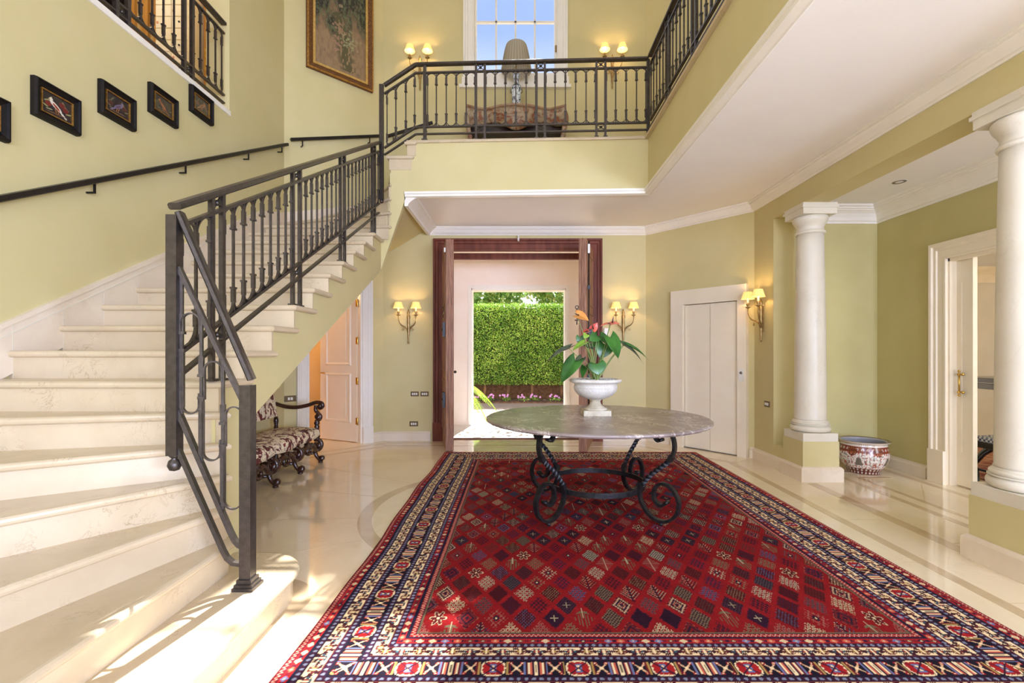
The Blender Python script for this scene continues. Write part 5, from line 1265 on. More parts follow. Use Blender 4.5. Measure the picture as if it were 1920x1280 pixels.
def leafm(base, tip, width, nrm, name, mat, fold=0.18, droop=0.12, heart=True):
    base = Vector(base); tip = Vector(tip); ax = tip-base; Ln = ax.length; ax.normalize(); nrm = Vector(nrm).normalized(); sd_ = ax.cross(nrm).normalized(); up = sd_.cross(ax).normalized()
    nU, nV = 16, 8; vs = []
    for i in range(nU+1):
        t = i/nU
        wv = math.sin(min(1, (t+0.10)*1.02)**0.62*PI)**0.85 if heart else math.sin(PI*t**0.8)**0.9
        wv = max(wv, 0.0) if t < 0.999 else 0.0
        for j in range(-nV, nV+1):
            q = j/nV; w = q*width/2*wv
            back = -0.22*Ln*(abs(q)**1.2)*math.exp(-t*5) if heart else 0
            vs.append(base+ax*(t*Ln+back+(-0.05*Ln if False else 0))+sd_*w+up*(fold*abs(w)-droop*Ln*t*t+0.04*Ln*math.sin(t*PI)))
    m = 2*nV+1; fs = [(i*m+j, i*m+j+1, (i+1)*m+j+1, (i+1)*m+j) for i in range(nU) for j in range(m-1)]
    mb = MB(); mb.add(vs, fs, True)
    mb.tube([base+ax*(Ln*t)+up*(-droop*Ln*t*t+0.04*Ln*math.sin(t*PI)-0.001) for t in np.linspace(0, 0.95, 8)], [0.0022*(1-t*0.8) for t in np.linspace(0, 1, 8)], 5)
    o = mb.build(name, mat, pot)
    sm = o.modifiers.new('solid', 'SOLIDIFY'); sm.thickness = 0.0012
    return o
rt = Vector((0, 0, 0.30))
def petiole(end, bow=(0, 0, 0.03)):
    end = Vector(end); a = r_.random()*2*PI; st_ = rt+Vector((0.03*math.cos(a), 0.03*math.sin(a), 0)); mid = st_.lerp(end, 0.5)+Vector(bow)
    pts = catmull([st_, mid, end], 6); mb = MB(); mb.tube(pts, [0.0045*(1-0.4*i/len(pts)) for i in range(len(pts))], 6); mb.build('stem', 'stem', pot)
leaves = [((320, 462), -0.05, (45, 600), -0.10, 0.085, (-0.2, -0.25, 1), 'leafdark', .5), ((385, 590), -0.10, (208, 842), -0.14, 0.15, (-0.5, -1, 0.5), 'leaf', .15),
          ((478, 400), -0.02, (332, 485), -0.04, 0.075, (-0.1, -0.6, 1), 'leafpale', .2), ((612, 330), 0.0, (520, 385), -0.05, 0.10, (0.0, -1, 0.3), 'leaf', .1),
          ((690, 420), 0.03, (640, 590), 0.0, 0.17, (0.1, -1, 0.5), 'leaf', .1), ((745, 345), -0.04, (858, 588), -0.09, 0.17, (0.6, -1, 0.8), 'leaf', .15),
          ((880, 425), 0.02, (1112, 592), 0.0, 0.06, (0.4, -0.4, 1), 'leafdark', .5), ((895, 425), 0.05, (1172, 556), 0.06, 0.075, (0.3, -0.35, 1), 'leaf', .5),
          ((605, 622), -0.14, (632, 755), -0.17, 0.155, (0.0, -1, 0.2), 'leaf', .1), ((452, 560), -0.04, (372, 655), -0.08, 0.085, (-0.5, -1, 0.8), 'leafdark', .2),
          ((480, 650), -0.02, (448, 785), -0.04, 0.07, (-0.8, -1, 0.1), 'leaf', .1), ((500, 415), 0.02, (585, 470), -0.02, 0.09, (0.1, -0.7, 1), 'leafdark', .1),
          ((640, 330), 0.03, (745, 425), 0.0, 0.10, (0.3, -1, 0.6), 'leaf', .15), ((560, 395), 0.06, (690, 455), 0.05, 0.12, (0.0, -0.8, 0.8), 'leaf', .1),
          ((430, 340), 0.05, (420, 430), 0.04, 0.07, (0, -1, 0.3), 'leaf', .1), ((700, 430), 0.08, (790, 475), 0.06, 0.08, (0.2, -0.7, 0.8), 'leafpale', .1),
          ((500, 315), 0.0, (470, 360), -0.02, 0.06, (0.2, -0.8, 0.6), 'leafpale', .1)]
for (b0, dy0, t0, dy1, w, nr, mt, fo) in leaves:
    B = PQ(*b0, dy0); T = PQ(*t0, dy1); leafm(B, T, w, nr, 'leaf', mt, fo); petiole(B)
def flower(b0, t0, w, nr, mt, sp0, sp1, dy=0.0):
    B = PQ(*b0, dy); T = PQ(*t0, dy-0.03); o = leafm(B, T, w, nr, 'flower', mt, 0.3, 0.25); petiole(B, (0.0, 0, 0.02))
    mb = MB(); a = PQ(*sp0, dy-0.02); b = PQ(*sp1, dy-0.03); mb.tube([a, a.lerp(b, 0.5), b], [0.006, 0.005, 0.002], 8); x = mb.build('spadix', 'walnut', o)
flower((395, 112), (545, 160), 0.10, (0.05, -1, 0.75), 'spathe_gold', (420, 115), (372, 98), 0.0)
flower((560, 262), (622, 192), 0.07, (0.5, -1, 0.4), 'spathe_red', (572, 260), (560, 212), 0.0)
flower((520, 280), (440, 300), 0.05, (-0.2, -0.8, 1), 'spathe_red', (510, 280), (480, 290), 0.03)
flower((750, 212), (862, 190), 0.07, (0.2, -0.6, 1), 'spathe_salmon', (768, 196), (780, 130), 0.02)
flower((745, 208), (632, 210), 0.045, (-0.1, -0.5, 1), 'spathe_salmon', (745, 205), (720, 200), 0.04)

# ------------------------------------------------------------------ porcelain planter
jr = thing('porcelain_planter', 'wide porcelain planter painted rust red and white beside the farther column', 'planter', (3.90, 5.47, 0))
prof = [(0.150, 0.0), (0.158, 0.004), (0.165, 0.03), (0.195, 0.075), (0.225, 0.13), (0.242, 0.19), (0.242, 0.24), (0.232, 0.29), (0.222, 0.325), (0.224, 0.335), (0.248, 0.350), (0.256, 0.358), (0.254, 0.364), (0.235, 0.364), (0.215, 0.352), (0.212, 0.33), (0.222, 0.24), (0.205, 0.13), (0.16, 0.04), (0.0, 0.03)]
pp = catmull([(r, 0, z) for r, z in prof], 6); nA = 300; prr = np.array([max(p.x, 0.0005) for p in pp]); pz = np.array([p.z for p in pp]); th = np.linspace(0, 2*PI, nA, endpoint=False)
outer_n = 11*6
P = np.stack([prr[:, None]*np.cos(th), prr[:, None]*np.sin(th), np.repeat(pz[:, None], nA, 1)], -1).reshape(-1, 3)
rI = np.arange(len(pp)-1)[:, None]*nA; cI = np.arange(nA)[None, :]; F = np.stack([rI+cI, rI+(cI+1) % nA, rI+nA+(cI+1) % nA, rI+nA+cI], -1).reshape(-1, 4)
TH_, ZZ2 = np.meshgrid(th, pz); S_ = TH_*0.23; C = np.ones(TH_.shape+(3,))*L(226, 218, 210)
rust = L(124, 44, 30)
def dots(C, m, px_, pz_, r, cl, z0=0.0):
    a = (S_ % px_)-px_/2; b = ((ZZ2-z0) % pz_)-pz_/2; return mixc(C, m*((a**2+b**2) < r**2), cl)
out_m = np.zeros(TH_.shape); out_m[:outer_n] = 1
top = out_m*(ZZ2 > 0.245)*(ZZ2 < 0.315); C = mixc(C, top, rust); C = dots(C, top, 0.048, 0.07, 0.013, L(220, 206, 196), 0.245); C = dots(C, top, 0.048, 0.07, 0.006, rust, 0.245)
lob_ = out_m*(((S_ % 0.24)-0.12)**2/0.045**2+((ZZ2-0.265)/0.06)**2 < 1)*(ZZ2 < 0.315); C = mixc(C, lob_, L(104, 50, 34)); C = dots(C, lob_, 0.02, 0.02, 0.004, L(196, 110, 60))
bot = out_m*(ZZ2 < 0.07); C = mixc(C, bot, L(96, 36, 28)); C = dots(C, bot, 0.05, 0.035, 0.011, L(206, 190, 180)); 
mid = out_m*(ZZ2 >= 0.07)*(ZZ2 <= 0.245); nn2 = fbm(TH_/(2*PI), ZZ2/0.4, 60, 77, 2); C = mixc(C, mid*(np.abs(nn2-.5) < 0.035), L(120, 84, 70)); C = dots(C, mid*(nn2 > 0.35), 0.034, 0.036, 0.009, L(168, 64, 42)); C = dots(C, mid, 0.034, 0.036, 0.003, L(230, 200, 180))
md = mid*(((S_ % 0.30)-0.15)**2/0.055**2+((ZZ2-0.16)/0.07)**2 < 1); C = mixc(C, md, L(70, 60, 56)); md = mid*(((S_ % 0.30)-0.15)**2/0.051**2+((ZZ2-0.16)/0.066)**2 < 1); C = mixc(C, md, L(228, 222, 214)); C = mixc(C, md*(((S_ % 0.30)-0.15)**2/0.02**2+((ZZ2-0.118)/0.016)**2 < 1), L(176, 70, 50)); C = mixc(C, md*(np.abs(nn2-.52) < 0.05), L(120, 140, 130)); C = dots(C, md, 0.03, 0.04, 0.007, L(176, 84, 60))
vs_ = mid*((((S_+0.15) % 0.30)-0.15)**2/(0.016+0.012*(0.2-ZZ2)*20).clip(0.004, 1)**2 < 1)*(ZZ2 > 0.11)*(ZZ2 < 0.19); C = mixc(C, vs_, L(104, 96, 84))
rim = out_m*(ZZ2 > 0.322); C = mixc(C, rim, L(214, 202, 188)); C = mixc(C, rim*((S_ % 0.02) < 0.006)*(ZZ2 < 0.345), L(170, 150, 130)); 
lip = np.zeros(TH_.shape); lip[outer_n+3:13*6+4] = 1; C = mixc(C, lip, L(110, 76, 48)); inn_ = np.zeros(TH_.shape); inn_[13*6+4:] = 1; C = mixc(C, inn_, L(150, 150, 158))
np_mesh('bowl', P, F, C.reshape(-1, 3), 'glazed', jr)

# ------------------------------------------------------------------ settee
se = thing('settee', 'carved walnut settee with floral upholstery standing under the stairs', 'settee', (-2.70, 5.105, 0))
# local frame here: world x/y minus location; front faces +x; length along y from -0.84 to 0.84
LY = [-0.825, -0.275, 0.275, 0.825]
mb = MB(); nu, nv = 14, 60; vs = []
for i in range(nu+1):
    for j in range(nv+1):
        a = i/nu; b = j/nv; x = -0.27+0.53*a; y = -0.80+1.60*b
        sc = abs(math.sin(3*PI*b))**0.35
        z = 0.415+0.045*math.sin(PI*min(1, a*1.0))**0.5*math.sin(PI*b)**0.25+0.006*sc
        vs.append((x, y, z))
mb.add(vs, [(i*(nv+1)+j, i*(nv+1)+j+1, (i+1)*(nv+1)+j+1, (i+1)*(nv+1)+j) for i in range(nu) for j in range(nv)][::1], True)
# front face with scalloped lower edge
vs = []; 
for j in range(nv+1):
    b = j/nv; y = -0.80+1.60*b; lo_ = 0.335-0.028*abs(math.sin(3*PI*b))**0.6
    for z, x in ((0.418, 0.26), (0.40, 0.275), (0.36, 0.28), (lo_, 0.272), (lo_, 0.24)): vs.append((x, y, z))
mb.add(vs, [(j*5+k, j*5+k+1, j*5+k+6, j*5+k+5) for j in range(nv) for k in range(4)], True)
mb.box(-0.27, 0.255, -0.80, 0.80, 0.35, 0.414)
mb.build('seat', 'fabric', se)
mb = MB(); vs = []
for i in range(11):
    for j in range(41):
        z = 0.57+0.62*i/10; y = -0.79+1.58*j/40; bl = 0.03*math.sin(PI*i/10)**0.5*math.sin(PI*j/40)**0.5; vs.append((-0.235-0.10*(i/10)+bl, y, z))
mb.add(vs, [(i*41+j, i*41+j+1, (i+1)*41+j+1, (i+1)*41+j) for i in range(10) for j in range(40)], True)
mb.hexa([(-0.29, -0.79, 0.57), (-0.234, -0.79, 0.57), (-0.234, 0.79, 0.57), (-0.29, 0.79, 0.57)], [(-0.385, -0.79, 1.19), (-0.335, -0.79, 1.19), (-0.335, 0.79, 1.19), (-0.385, 0.79, 1.19)]); mb.build('backrest', 'fabric', se)
def turned(c, z0, z1, r=0.022):
    return [(r*f, z0+(z1-z0)*t) for t, f in ((0, .8), (.08, 1.3), (.16, .8), (.24, 1.0), (.34, 1.5), (.46, 1.7), (.56, 1.1), (.64, .8), (.72, 1.3), (.8, 1.0), (.9, 1.4), (1, .9))]
for y in (LY[0]+0.02, LY[1], LY[2], LY[3]-0.02):
    mb = MB(); mb.lathe(turned(0, 0.02, 0.57), (-0.26, y, 0), 12); mb.build('rear_leg', 'walnut', se)
for y in LY:
    mb = MB(); x = 0.235
    # S-scroll leg: knop, upper C, lower C with scroll toe
    mb.ball((x, y, 0.325), 0.034, 12); mb.lathe([(0.024, 0.285), (0.032, 0.292), (0.024, 0.30)], (x, y, 0), 12)
    pts = catmull([(x-0.03, y, 0.285), (x+0.03, y, 0.27), (x+0.055, y, 0.22), (x+0.03, y, 0.165), (x-0.02, y, 0.15), (x-0.025, y, 0.12), (x-0.01, y, 0.08), (x+0.02, y, 0.045), (x+0.055, y, 0.03)], 5)
    mb.tube(pts, [0.030*(1-0.25*abs(math.sin(i*0.15))) for i in range(len(pts))], 10)
    mb.lathe([(0.0, -0.030), (0.026, -0.028), (0.034, -0.015), (0.036, 0), (0.034, 0.015), (0.026, 0.028), (0.0, 0.030)], (x+0.055, y, 0.055), 14, ax=(0, 1, 0))
    mb.lathe([(0.0, -0.032), (0.030, -0.03), (0.040, 0), (0.030, 0.03), (0.0, 0.032)], (x+0.02, y, 0.215), 14, ax=(0, 1, 0))
    mb.lathe([(0.026, 0.0), (0.03, 0.012), (0.022, 0.02)], (x+0.04, y, 0), 12)
    mb.build('front_leg', 'walnut', se)
for a, b in zip(LY[:-1], LY[1:]):
    mb = MB(); x = 0.25; c = (a+b)/2; h_ = (b-a)/2
    for sg in (-1, 1):
        pts = catmull([(x, c+sg*(h_-0.02), 0.17), (x, c+sg*(h_*0.72), 0.165), (x, c+sg*h_*0.52, 0.21), (x, c+sg*h_*0.30, 0.255), (x, c+sg*h_*0.05, 0.25)], 5); mb.tube(pts, 0.024, 8)
        sp2 = [(x+0.004, c+sg*(h_*0.62+0.042*(1-t/8)*math.cos(t)), 0.225+0.042*(1-t/8)*math.sin(t)) for t in np.linspace(0, 6, 18)]; mb.tube(sp2, 0.013, 6)
    mb.tube([(x, c+0.052*math.cos(t), 0.20+0.045*math.sin(t)) for t in np.linspace(0, 2*PI, 20, endpoint=False)], 0.020, 8, closed=True)
    mb.lathe([(0, -0.03), (0.03, -0.02), (0.034, 0), (0.03, 0.02), (0, 0.03)], (x-0.02, c, 0.275), 10, ax=(0, 1, 0))
    mb.build('carved_stretcher', 'walnut', se)
for y in LY:
    mb = MB(); mb.tube([(-0.26, y, 0.11), (-0.15, y, 0.11), (-0.12, y, 0.11), (-0.05, y, 0.11), (0.0, y, 0.11), (0.05, y, 0.11), (0.1, y, 0.11), (0.22, y, 0.11)], [0.012, 0.014, 0.024, 0.014, 0.028, 0.014, 0.024, 0.012], 8); mb.build('stretcher', 'walnut', se)
for y in (LY[0], LY[3]):
    mb = MB(); pts = catmull([(-0.28, y, 0.72), (-0.16, y, 0.685), (-0.02, y, 0.675), (0.12, y, 0.70), (0.22, y, 0.735), (0.285, y, 0.725), (0.30, y, 0.69), (0.275, y, 0.665), (0.255, y, 0.68)], 6); mb.tube(pts, [0.024]*len(pts), 10)
    mb.lathe([(0.0, -0.035), (0.02, -0.034), (0.028, 0), (0.02, 0.034), (0, 0.035)], (0.272, y, 0.695), 12, ax=(0, 1, 0)); mb.build('armrest', 'walnut', se)
    mb = MB(); x = 0.225; pts = catmull([(x-0.005, y, 0.70), (x-0.01, y, 0.64), (x+0.02, y, 0.60), (x+0.05, y, 0.565), (x+0.035, y, 0.525), (x+0.0, y, 0.52)], 5); mb.tube(pts, 0.024, 8)
    mb.lathe([(0.0, -0.03), (0.034, -0.026), (0.042, 0), (0.034, 0.026), (0, 0.03)], (x+0.02, y, 0.56), 12, ax=(0, 1, 0))
    mb.lathe([(0.02, 0.33), (0.024, 0.40), (0.03, 0.44), (0.022, 0.455), (0.034, 0.475), (0.034, 0.49), (0.022, 0.505), (0.03, 0.52)], (x+0.005, y, 0), 12); mb.build('arm_post', 'walnut', se)

M['bombe_top'] = mottled('painted_console_top', (150, 110, 84), (176, 150, 120), 10, 0.4)
# ------------------------------------------------------------------ console and lamp on the landing
cn = thing('console_table', 'painted serpentine console table under the tall window on the landing', 'console table', (-0.03, 7.10, ZF2+0.012))
mb = MB(); n = 60; CW = 0.71
def cf(t): return -0.17-0.09*math.exp(-(t/0.42)**2)+0.05*math.exp(-((abs(t)-0.62)/0.16)**2)-0.06*math.exp(-((abs(t)-1.0)/0.12)**2)
def slabc(z0, z1, o, mb):
    pts = [(CW*t*(1+o*0.1), cf(t)-o) for t in np.linspace(-1, 1, n)]+[(CW*(1+o*0.1), 0.25), (-CW*(1+o*0.1), 0.25)]
    mb.prism(ccw(pts), z0, z1)
slabc(0.915, 0.94, 0.02, mb); slabc(0.90, 0.915, 0.008, mb); mb.build('top', 'bombe_top', cn)
mb = MB(); K = 8; vs = []
for t in np.linspace(-1, 1, n):
    for k in range(K+1):
        q = k/K; z = 0.90-q*(0.20+0.07*math.exp(-(t/0.25)**2)+0.04*math.cos(t*6)); bul = 0.05*math.sin(PI*q)
        vs.append((CW*t*(1-0.03*q), cf(t)-bul+0.05*q, z))
mb.add(vs, [(i*(K+1)+k, (i+1)*(K+1)+k, (i+1)*(K+1)+k+1, i*(K+1)+k+1) for i in range(n-1) for k in range(K)], True)
Mx, n_, l_, b_ = new_mat('painted_bombe'); nt_ = Mx.node_tree; f_ = noise(nt_, coords(nt_), 7, 5, 0.7, 1.5); l_.new(ramp_node(nt_, f_, [(0.42, s2l((176, 158, 132))), (0.52, s2l((150, 124, 98))), (0.56, s2l((132, 72, 48))), (0.7, s2l((170, 112, 84)))]).outputs[0], b_.inputs['Base Color']); b_.inputs['Roughness'].default_value = 0.35; M['bombe'] = Mx
ap = mb.build('apron', 'bombe', cn); sm = ap.modifiers.new('solid', 'SOLIDIFY'); sm.thickness = 0.02; sm.offset = 0
mb = MB(); mb.box(-0.66, 0.66, -0.08, 0.22, 0.60, 0.895); mb.build('drawer_case', 'darkwood', cn)
for sx_ in (-1, 1):
    for y_, f in ((-0.20, 1), (0.2, 0.6)):
        mb = MB(); pts = catmull([(sx_*0.66, y_, 0.88), (sx_*0.70, y_-0.03*f, 0.74), (sx_*0.66, y_-0.01, 0.5), (sx_*0.60, y_+0.01, 0.22), (sx_*0.62, y_-0.01, 0.06), (sx_*0.65, y_-0.03*f, 0.03)], 5); mb.tube(pts, [0.055-0.035*min(1, i/14) for i in range(len(pts))], 8); mb.build('leg', 'bombe', cn)
lm = thing('table_lamp', 'table lamp with blue and white vase base and pleated grey shade', 'table lamp', (-0.03, 7.05, ZF2+0.952))
zz = [(0.05, 0.0), (0.052, 0.03), (0.058, 0.12), (0.064, 0.20), (0.060, 0.245), (0.040, 0.265), (0.034, 0.30), (0.036, 0.33), (0.05, 0.37), (0.0, 0.372)]
nz = 60; nA = 120; zi = np.linspace(0, 0.37, nz); ri = 1.15*np.interp(zi, [z for r, z in zz[:-1]], [r for r, z in zz[:-1]]); th = np.linspace(0, 2*PI, nA, endpoint=False)
sq = 1/(np.abs(np.cos(th))**4+np.abs(np.sin(th))**4)**0.25
P = np.stack([ri[:, None]*np.cos(th)*sq, ri[:, None]*np.sin(th)*sq, np.repeat(zi[:, None]*1.4, nA, 1)], -1).reshape(-1, 3)
rI = np.arange(nz-1)[:, None]*nA; cI = np.arange(nA)[None, :]; F = np.stack([rI+cI, rI+(cI+1) % nA, rI+nA+(cI+1) % nA, rI+nA+cI], -1).reshape(-1, 4)
TT, Zq = np.meshgrid(th/(2*PI), zi/0.37); nq = fbm(TT, Zq, 14, 91, 3); C = np.ones(TT.shape+(3,))*L(206, 214, 220); C = mixc(C, (np.abs(nq-.5) < .045)*1.0, L(44, 54, 84)); C = mixc(C, (nq > .68)*1.0, L(34, 42, 70)); C = mixc(C, (np.abs(Zq-.68) < .02)*1.0, L(50, 60, 90))
np_mesh('vase_base', P, F, C.reshape(-1, 3), 'glazed', lm)
mb = MB(); mb.tube([(0, 0, 0.51), (0, 0, 0.68)], 0.008); mb.lathe([(0.05, 0.516), (0.05, 0.524), (0.0, 0.528)], n=16)
for a in (0, 2*PI/3, 4*PI/3): mb.tube([(0, 0, 0.66), (0.19*math.cos(a), 0.19*math.sin(a), 0.66)], 0.003, 5)
mb.build('fitting', 'oldbrass', lm)
for sg in (-1, 1):
    mb = MB(); mb.tube([(sg*(0.074+0.012*math.sin(t)), 0, 0.29+0.03*math.cos(t)) for t in np.linspace(0, 2*PI, 12, endpoint=False)], 0.005, 6, closed=True); mb.build('handle', 'glazed', lm)
mb = MB(); n = 60; rings = [(0.220, 0.0), (0.207, 0.08), (0.190, 0.19), (0.168, 0.30), (0.150, 0.36), (0.137, 0.38)]; vs = []
for r, z in rings:
    for j in range(n): q = r+0.003*(j % 2); vs.append((q*math.cos(2*PI*j/n), q*math.sin(2*PI*j/n), z))
mb.add(vs, [(i*n+j, i*n+(j+1) % n, (i+1)*n+(j+1) % n, (i+1)*n+j) for i in range(len(rings)-1) for j in range(n)], True)
o = mb.build('lamp_shade', 'lampshade', lm); o.location = (0, 0, 0.585)

# ------------------------------------------------------------------ room beyond the landing opening (upper left)
S(MB().box(-6.6, XL-0.24, 1.0, 6.75, ZF2-0.1, ZF2).build('floor_landing', 'floor'))
wall('wall_landing_back', (-6.6, 6.6), (XL-0.14, 6.6), ZF2, 7.0, 0.1, holes=[(0.25, 1.24, ZF2, 6.5)], mat='wall_ochre')
wall('wall_landing_left', (-6.5, 1.0), (-6.5, 6.7), ZF2, 7.0, 0.1, mat='wall_ochre')
wall('wall_landing_near', (-3.3, 1.1), (-6.5, 1.1), ZF2, 7.0, 0.1, mat='wall_ochre')
S(MB().box(-6.6, XL-0.24, 1.0, 8.2, 7.0, 7.1).build('ceiling_landing', 'ceiling'))
S(MB().box(-6.6, -5.1, 7.3, 7.4, ZF2, 7.0).box(-6.65, -6.55, 6.7, 7.4, ZF2, 7.0).box(-5.2, -5.1, 6.7, 7.4, ZF2, 7.0).build('wall_landing_dark', 'darkwood'))
d5 = thing('door_5', 'honey wood doorway beyond the landing balustrade', 'door', (-5.3, 6.6, ZF2), kind='structure')
mb = MB(); casing(mb, [(-6.35, 6.6, ZF2), (-6.35, 6.6, 6.5), (-5.36, 6.6, 6.5), (-5.36, 6.6, ZF2)][::-1], (0, -1, 0), 0.16, 0.04); mb.build('casing', 'ochrewood', d5, world=True)
mb = MB(); mb.box(-5.12, -5.02, 6.55, 6.6, ZF2, 6.9); mb.box(-4.95, -4.90, 6.56, 6.6, ZF2, 6.9); mb.build('pilaster', 'ochrewood', d5, world=True)
cbn = thing('drawer_cabinet', 'tall pale cabinet of small drawers seen through the landing balustrade', 'cabinet', (-4.45, 6.38, ZF2))
mb = MB(); mb.box(-0.21, 0.21, -0.16, 0.20, 0, 2.55); mb.build('body', 'cab', cbn)
for i in range(16):
    for j in range(2):
        mb = MB(); mb.box(-0.20+j*0.205, -0.005+j*0.205, -0.178, -0.161, 0.10+i*0.15, 0.235+i*0.15); dd_ = mb.build('drawer', 'cab', cbn)
        mb = MB(); mb.ball((-0.10+j*0.205, -0.188, 0.17+i*0.15), 0.012, 8) if (i+j) % 2 else mb.box(-0.19+j*0.205, -0.165+j*0.205, -0.182, -0.178, 0.15+i*0.15, 0.18+i*0.15); mb.build('knob' if (i+j) % 2 else 'label', 'blackiron' if (i+j) % 2 else 'cablabel', dd_)
d6 = thing('door_6', 'ochre door leaf with a brass finger plate beyond the landing', 'door', (-4.07, 6.5, ZF2), kind='structure')
mb = MB(); mb.box(-0.14, 0.0, -0.03, 0.02, 0.01, 2.6); mb.build('door_leaf', 'ochrewood', d6)
mb = MB(); mb.box(-0.12, -0.04, -0.042, -0.03, 1.20, 1.50); mb.ball((-0.08, -0.06, 1.35), 0.02); mb.build('finger_plate', 'brass', d6)
lu = bpy.data.lights.new('landing_lamp', 'POINT'); lu.energy = 42; lu.color = (1.0, 0.80, 0.52); lu.shadow_soft_size = 0.2
po = bpy.data.objects.new('landing_lamp', lu); col.objects.link(po); po.location = (-4.5, 4.8, 6.6)

# ------------------------------------------------------------------ portico and garden
wall('wall_portico', (-2.6, 9.0), (2.6, 9.0), -0.05, 3.4, 0.28, holes=[(2.6-0.88, 2.6+0.89, -0.05, 2.54)], mat='wall_pink')
wall('wall_portico_left', (-1.85, 7.7), (-1.85, 9.0), -0.05, 3.4, 0.1, mat='wall_pink')
wall('wall_portico_right', (1.85, 9.0), (1.85, 7.7), -0.05, 3.4, 0.1, mat='wall_pink')
S(MB().box(-2.0, 2.0, 7.7, 9.28, 3.05, 3.2).build('ceiling_portico', 'wall_pink'))
mb = MB(); mb.sweep([(-0.005, 0), (-0.005, 0.03), (0.055, 0.03), (0.055, 0)], [(-0.88, 9.0, -0.05), (-0.88, 9.0, 2.54), (0.89, 9.0, 2.54), (0.89, 9.0, -0.05)][::-1], (0, -1, 0)); mb.box(-0.885, -0.86, 8.99, 9.28, -0.05, 2.54); mb.box(0.865, 0.89, 8.99, 9.28, -0.05, 2.54); mb.box(-0.88, 0.89, 8.99, 9.28, 2.50, 2.54); S(mb.build('trim_8', 'white'))
S(MB().box(-2.0, 2.0, 7.56, 9.3, -0.10, -0.01).build('floor_portico', 'stone_step'))
S(MB().box(-1.15, 1.12, 7.48, 7.565, -0.05, 0.012).build('trim_9', 'doorwood'))
S(MB().box(-14, 14, 9.3, 13.35, -0.16, -0.06).build('ground_driveway', 'gravel'))
S(MB().box(-14, 14, 13.35, 30, -0.16, -0.02).build('ground_bed', 'earth'))
mb = MB(); mb.box(-8, 8, 14.35, 14.5, -0.05, 0.55); tag(mb.build('garden_wall', 'earth'), 'low brown garden wall behind the hedge trunks', 'wall')
def leaf_cloud(n, fpos, size, seed):
    r = np.random.default_rng(seed); c = fpos(r, n)
    d = r.standard_normal((n, 3)); d /= np.linalg.norm(d, axis=1)[:, None]; u = np.cross(d, r.standard_normal((n, 3))); u /= np.linalg.norm(u, axis=1)[:, None]; w = np.cross(d, u)
    s = size*(0.7+0.6*r.random(n))[:, None]
    P = np.stack([c-u*s, c+w*s*0.5, c+u*s, c-w*s*0.5], 1).reshape(-1, 3); F = np.arange(4*n).reshape(-1, 4); return P, F
hg = thing('hedge', 'tall clipped green hedge across the driveway outside the front door', 'hedge', (0, 14.0, 0))
def hp_(r, n):
    x = r.uniform(-5.2, 5.2, n); z = r.uniform(0.42, 2.70, n); y = 13.75+np.abs(r.standard_normal(n))*0.09+0.05*np.sin(x*9)*np.sin(z*8)
    tp_ = r.random(n) < 0.12; z = np.where(tp_, 2.70+0.03*r.standard_normal(n), z); y = np.where(tp_, r.uniform(13.75, 14.3, n), y); return np.stack([x, y-14.0, z], 1)
P, F = leaf_cloud(95000, hp_, 0.024, 1); fo = np_mesh('foliage', P, F, None, 'hedge', hg, smooth=False)
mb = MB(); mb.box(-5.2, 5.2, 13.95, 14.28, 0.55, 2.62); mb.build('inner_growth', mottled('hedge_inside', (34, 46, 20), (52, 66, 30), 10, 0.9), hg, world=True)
for i in range(11):
    x = -4.2+0.78*i+0.1*math.sin(i*5); mb = MB(); mb.tube([(x, 13.95, -0.03), (x+0.03, 13.95, 0.3), (x-0.03, 13.97, 0.62)], [0.06, 0.05, 0.045], 8); mb.build('trunk', 'bark', hg, world=True)
tdat = [(-6.2, 16.2, 3.7, 1.35, 'tree beyond the far left end of the hedge'), (-3.3, 18.8, 4.0, 1.4, 'leafy tree behind the left half of the hedge'), (-1.0, 16.2, 3.6, 1.3, 'broad bush of a tree just left of centre behind the hedge'), (1.6, 18.4, 4.0, 1.45, 'tree set back right of centre behind the hedge'), (3.6, 15.9, 3.7, 1.3, 'tree close behind the right half of the hedge'), (6.6, 17.6, 4.0, 1.5, 'tree beyond the far right end of the hedge')]
for ti, (x, y, z, rad, lab) in enumerate(tdat):
    t = thing('tree', lab, 'tree', (x, y, 0))
    def tp2(r, n, z=z, rad=rad):
        d = r.standard_normal((n, 3)); d /= np.linalg.norm(d, axis=1)[:, None]; q = rad*(0.55+0.45*r.random(n)); q = q*(1+0.25*np.sin(d[:, 0]*7)*np.cos(d[:, 2]*6)); return d*q[:, None]+np.array([0, 0, z])
    P, F = leaf_cloud(6500, tp2, 0.085, 20+ti); np_mesh('crown', P, F, None, 'tree', t, smooth=False)
    mb = MB(); mb.tube([(0, 0, -0.02), (0.05, 0, z*0.5), (0, 0, z)], [0.14, 0.11, 0.05], 8); mb.build('trunk', 'bark', t)
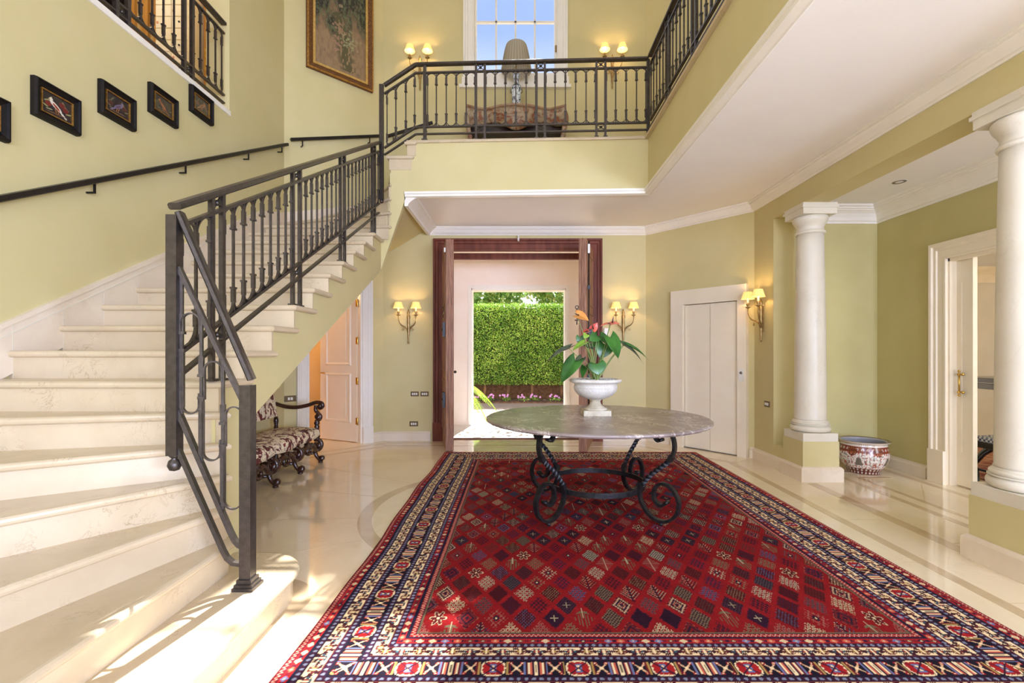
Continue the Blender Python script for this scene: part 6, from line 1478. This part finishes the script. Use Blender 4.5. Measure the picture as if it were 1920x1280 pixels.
# tall tree at the edge of the drive whose boughs dapple the doorway and the tall window
bt = thing('tree', 'tall slender tree beside the drive with boughs reaching over the doorway', 'tree', (3.1, 11.6, -0.06))
mb = MB(); mb.tube([(0, 0, 0), (0.1, 0, 4), (-0.1, 0, 8), (-0.6, -0.1, 11.0), (-1.6, -0.2, 12.2)], [0.22, 0.18, 0.14, 0.10, 0.05], 10); mb.tube([(0.1, 0, 3.6), (-1.2, 0, 4.4), (-2.6, 0, 4.9)], [0.08, 0.06, 0.03], 8); mb.build('trunk', 'bark', bt)
def bgh(r, n):
    c = np.array([[-2.5, -0.2, 11.75], [-2.9, -0.1, 4.7], [-1.6, 0.0, 12.6]]); w = r.choice(3, n, p=[0.62, 0.16, 0.22]); sz = np.array([[0.95, 0.35, 0.72], [1.2, 0.5, 0.95], [1.2, 0.8, 0.5]])
    return c[w]+r.uniform(-1, 1, (n, 3))*sz[w]+np.where((r.random(n) < 0.05)[:, None], r.normal(0, 0.35, (n, 3)), 0)
P, F = leaf_cloud(5200, bgh, 0.075, 88); np_mesh('crown', P, F, None, 'tree', bt, smooth=False)
# potted palm: fronds arching in from the left
pm_ = thing('palm', 'small palm with bright arching fronds just outside the opening on the left', 'palm', (-1.42, 10.3, -0.06))
mb = MB(); mb.tube([(0, 0, 0), (0.03, 0, 0.3), (0, 0, 0.62)], [0.11, 0.10, 0.08], 10); mb.build('trunk', 'bark', pm_)
for fi in range(15):
    a = fi*2*PI/15+0.2; el = 0.95+0.35*math.sin(fi*2.3); Lf = 1.15
    sp3 = []; 
    for t in np.linspace(0, 1, 12):
        rr3 = Lf*t*math.cos(el*(1-t*0.4)); sp3.append(Vector((rr3*math.cos(a), rr3*math.sin(a), 0.6+Lf*0.95*math.sin(el)*t-1.35*t*t)))
    mb = MB(); mb.tube(sp3, 0.008, 5); sdv = Vector((-math.sin(a), math.cos(a), 0))
    for k in range(34):
        t = 0.12+0.86*k/34; j = min(int(t*11), 10); p = sp3[j].lerp(sp3[j+1], t*11-j); T = (sp3[j+1]-sp3[j]).normalized(); ll = 0.30*math.sin(PI*(0.15+t*0.8))
        for sg in (-1, 1):
            e_ = p+(sdv*sg*0.8+T*0.6+Vector((0, 0, -0.35))).normalized()*ll; w = T*0.009; mb.add([p-w, p+w, e_], [(0, 1, 2)])
    mb.build('frond', 'palm', pm_)
# row of flowering plants
fl0 = None
for i in range(13):
    x = -3.0+0.44*i+0.06*math.sin(i*3.7); rr4 = random.Random(i)
    t = thing('flowering_plant', 'low pink-flowered bedding plant in the row at the foot of the hedge', 'flower', (x, 13.50, -0.02), group='pink bedding plants along the foot of the hedge')
    P, F = leaf_cloud(90, lambda r, n: np.stack([np.clip(r.normal(0, 0.08, n), -0.15, 0.15), r.normal(0, 0.05, n), np.abs(r.normal(0.07, 0.035, n))], 1), 0.025, 300+i); np_mesh('leaves', P, F, None, 'hedge', t, smooth=False)
    mb = MB()
    for _ in range(7):
        cx, cz = rr4.uniform(-0.14, 0.14), 0.10+rr4.random()*0.10
        for k in range(5): a = 2*PI*k/5; mb.ball((cx+0.016*math.cos(a), -0.07, cz+0.016*math.sin(a)), 0.014, 6, (1, 0.3, 1))
    mb.build('blossoms', 'petal', t)
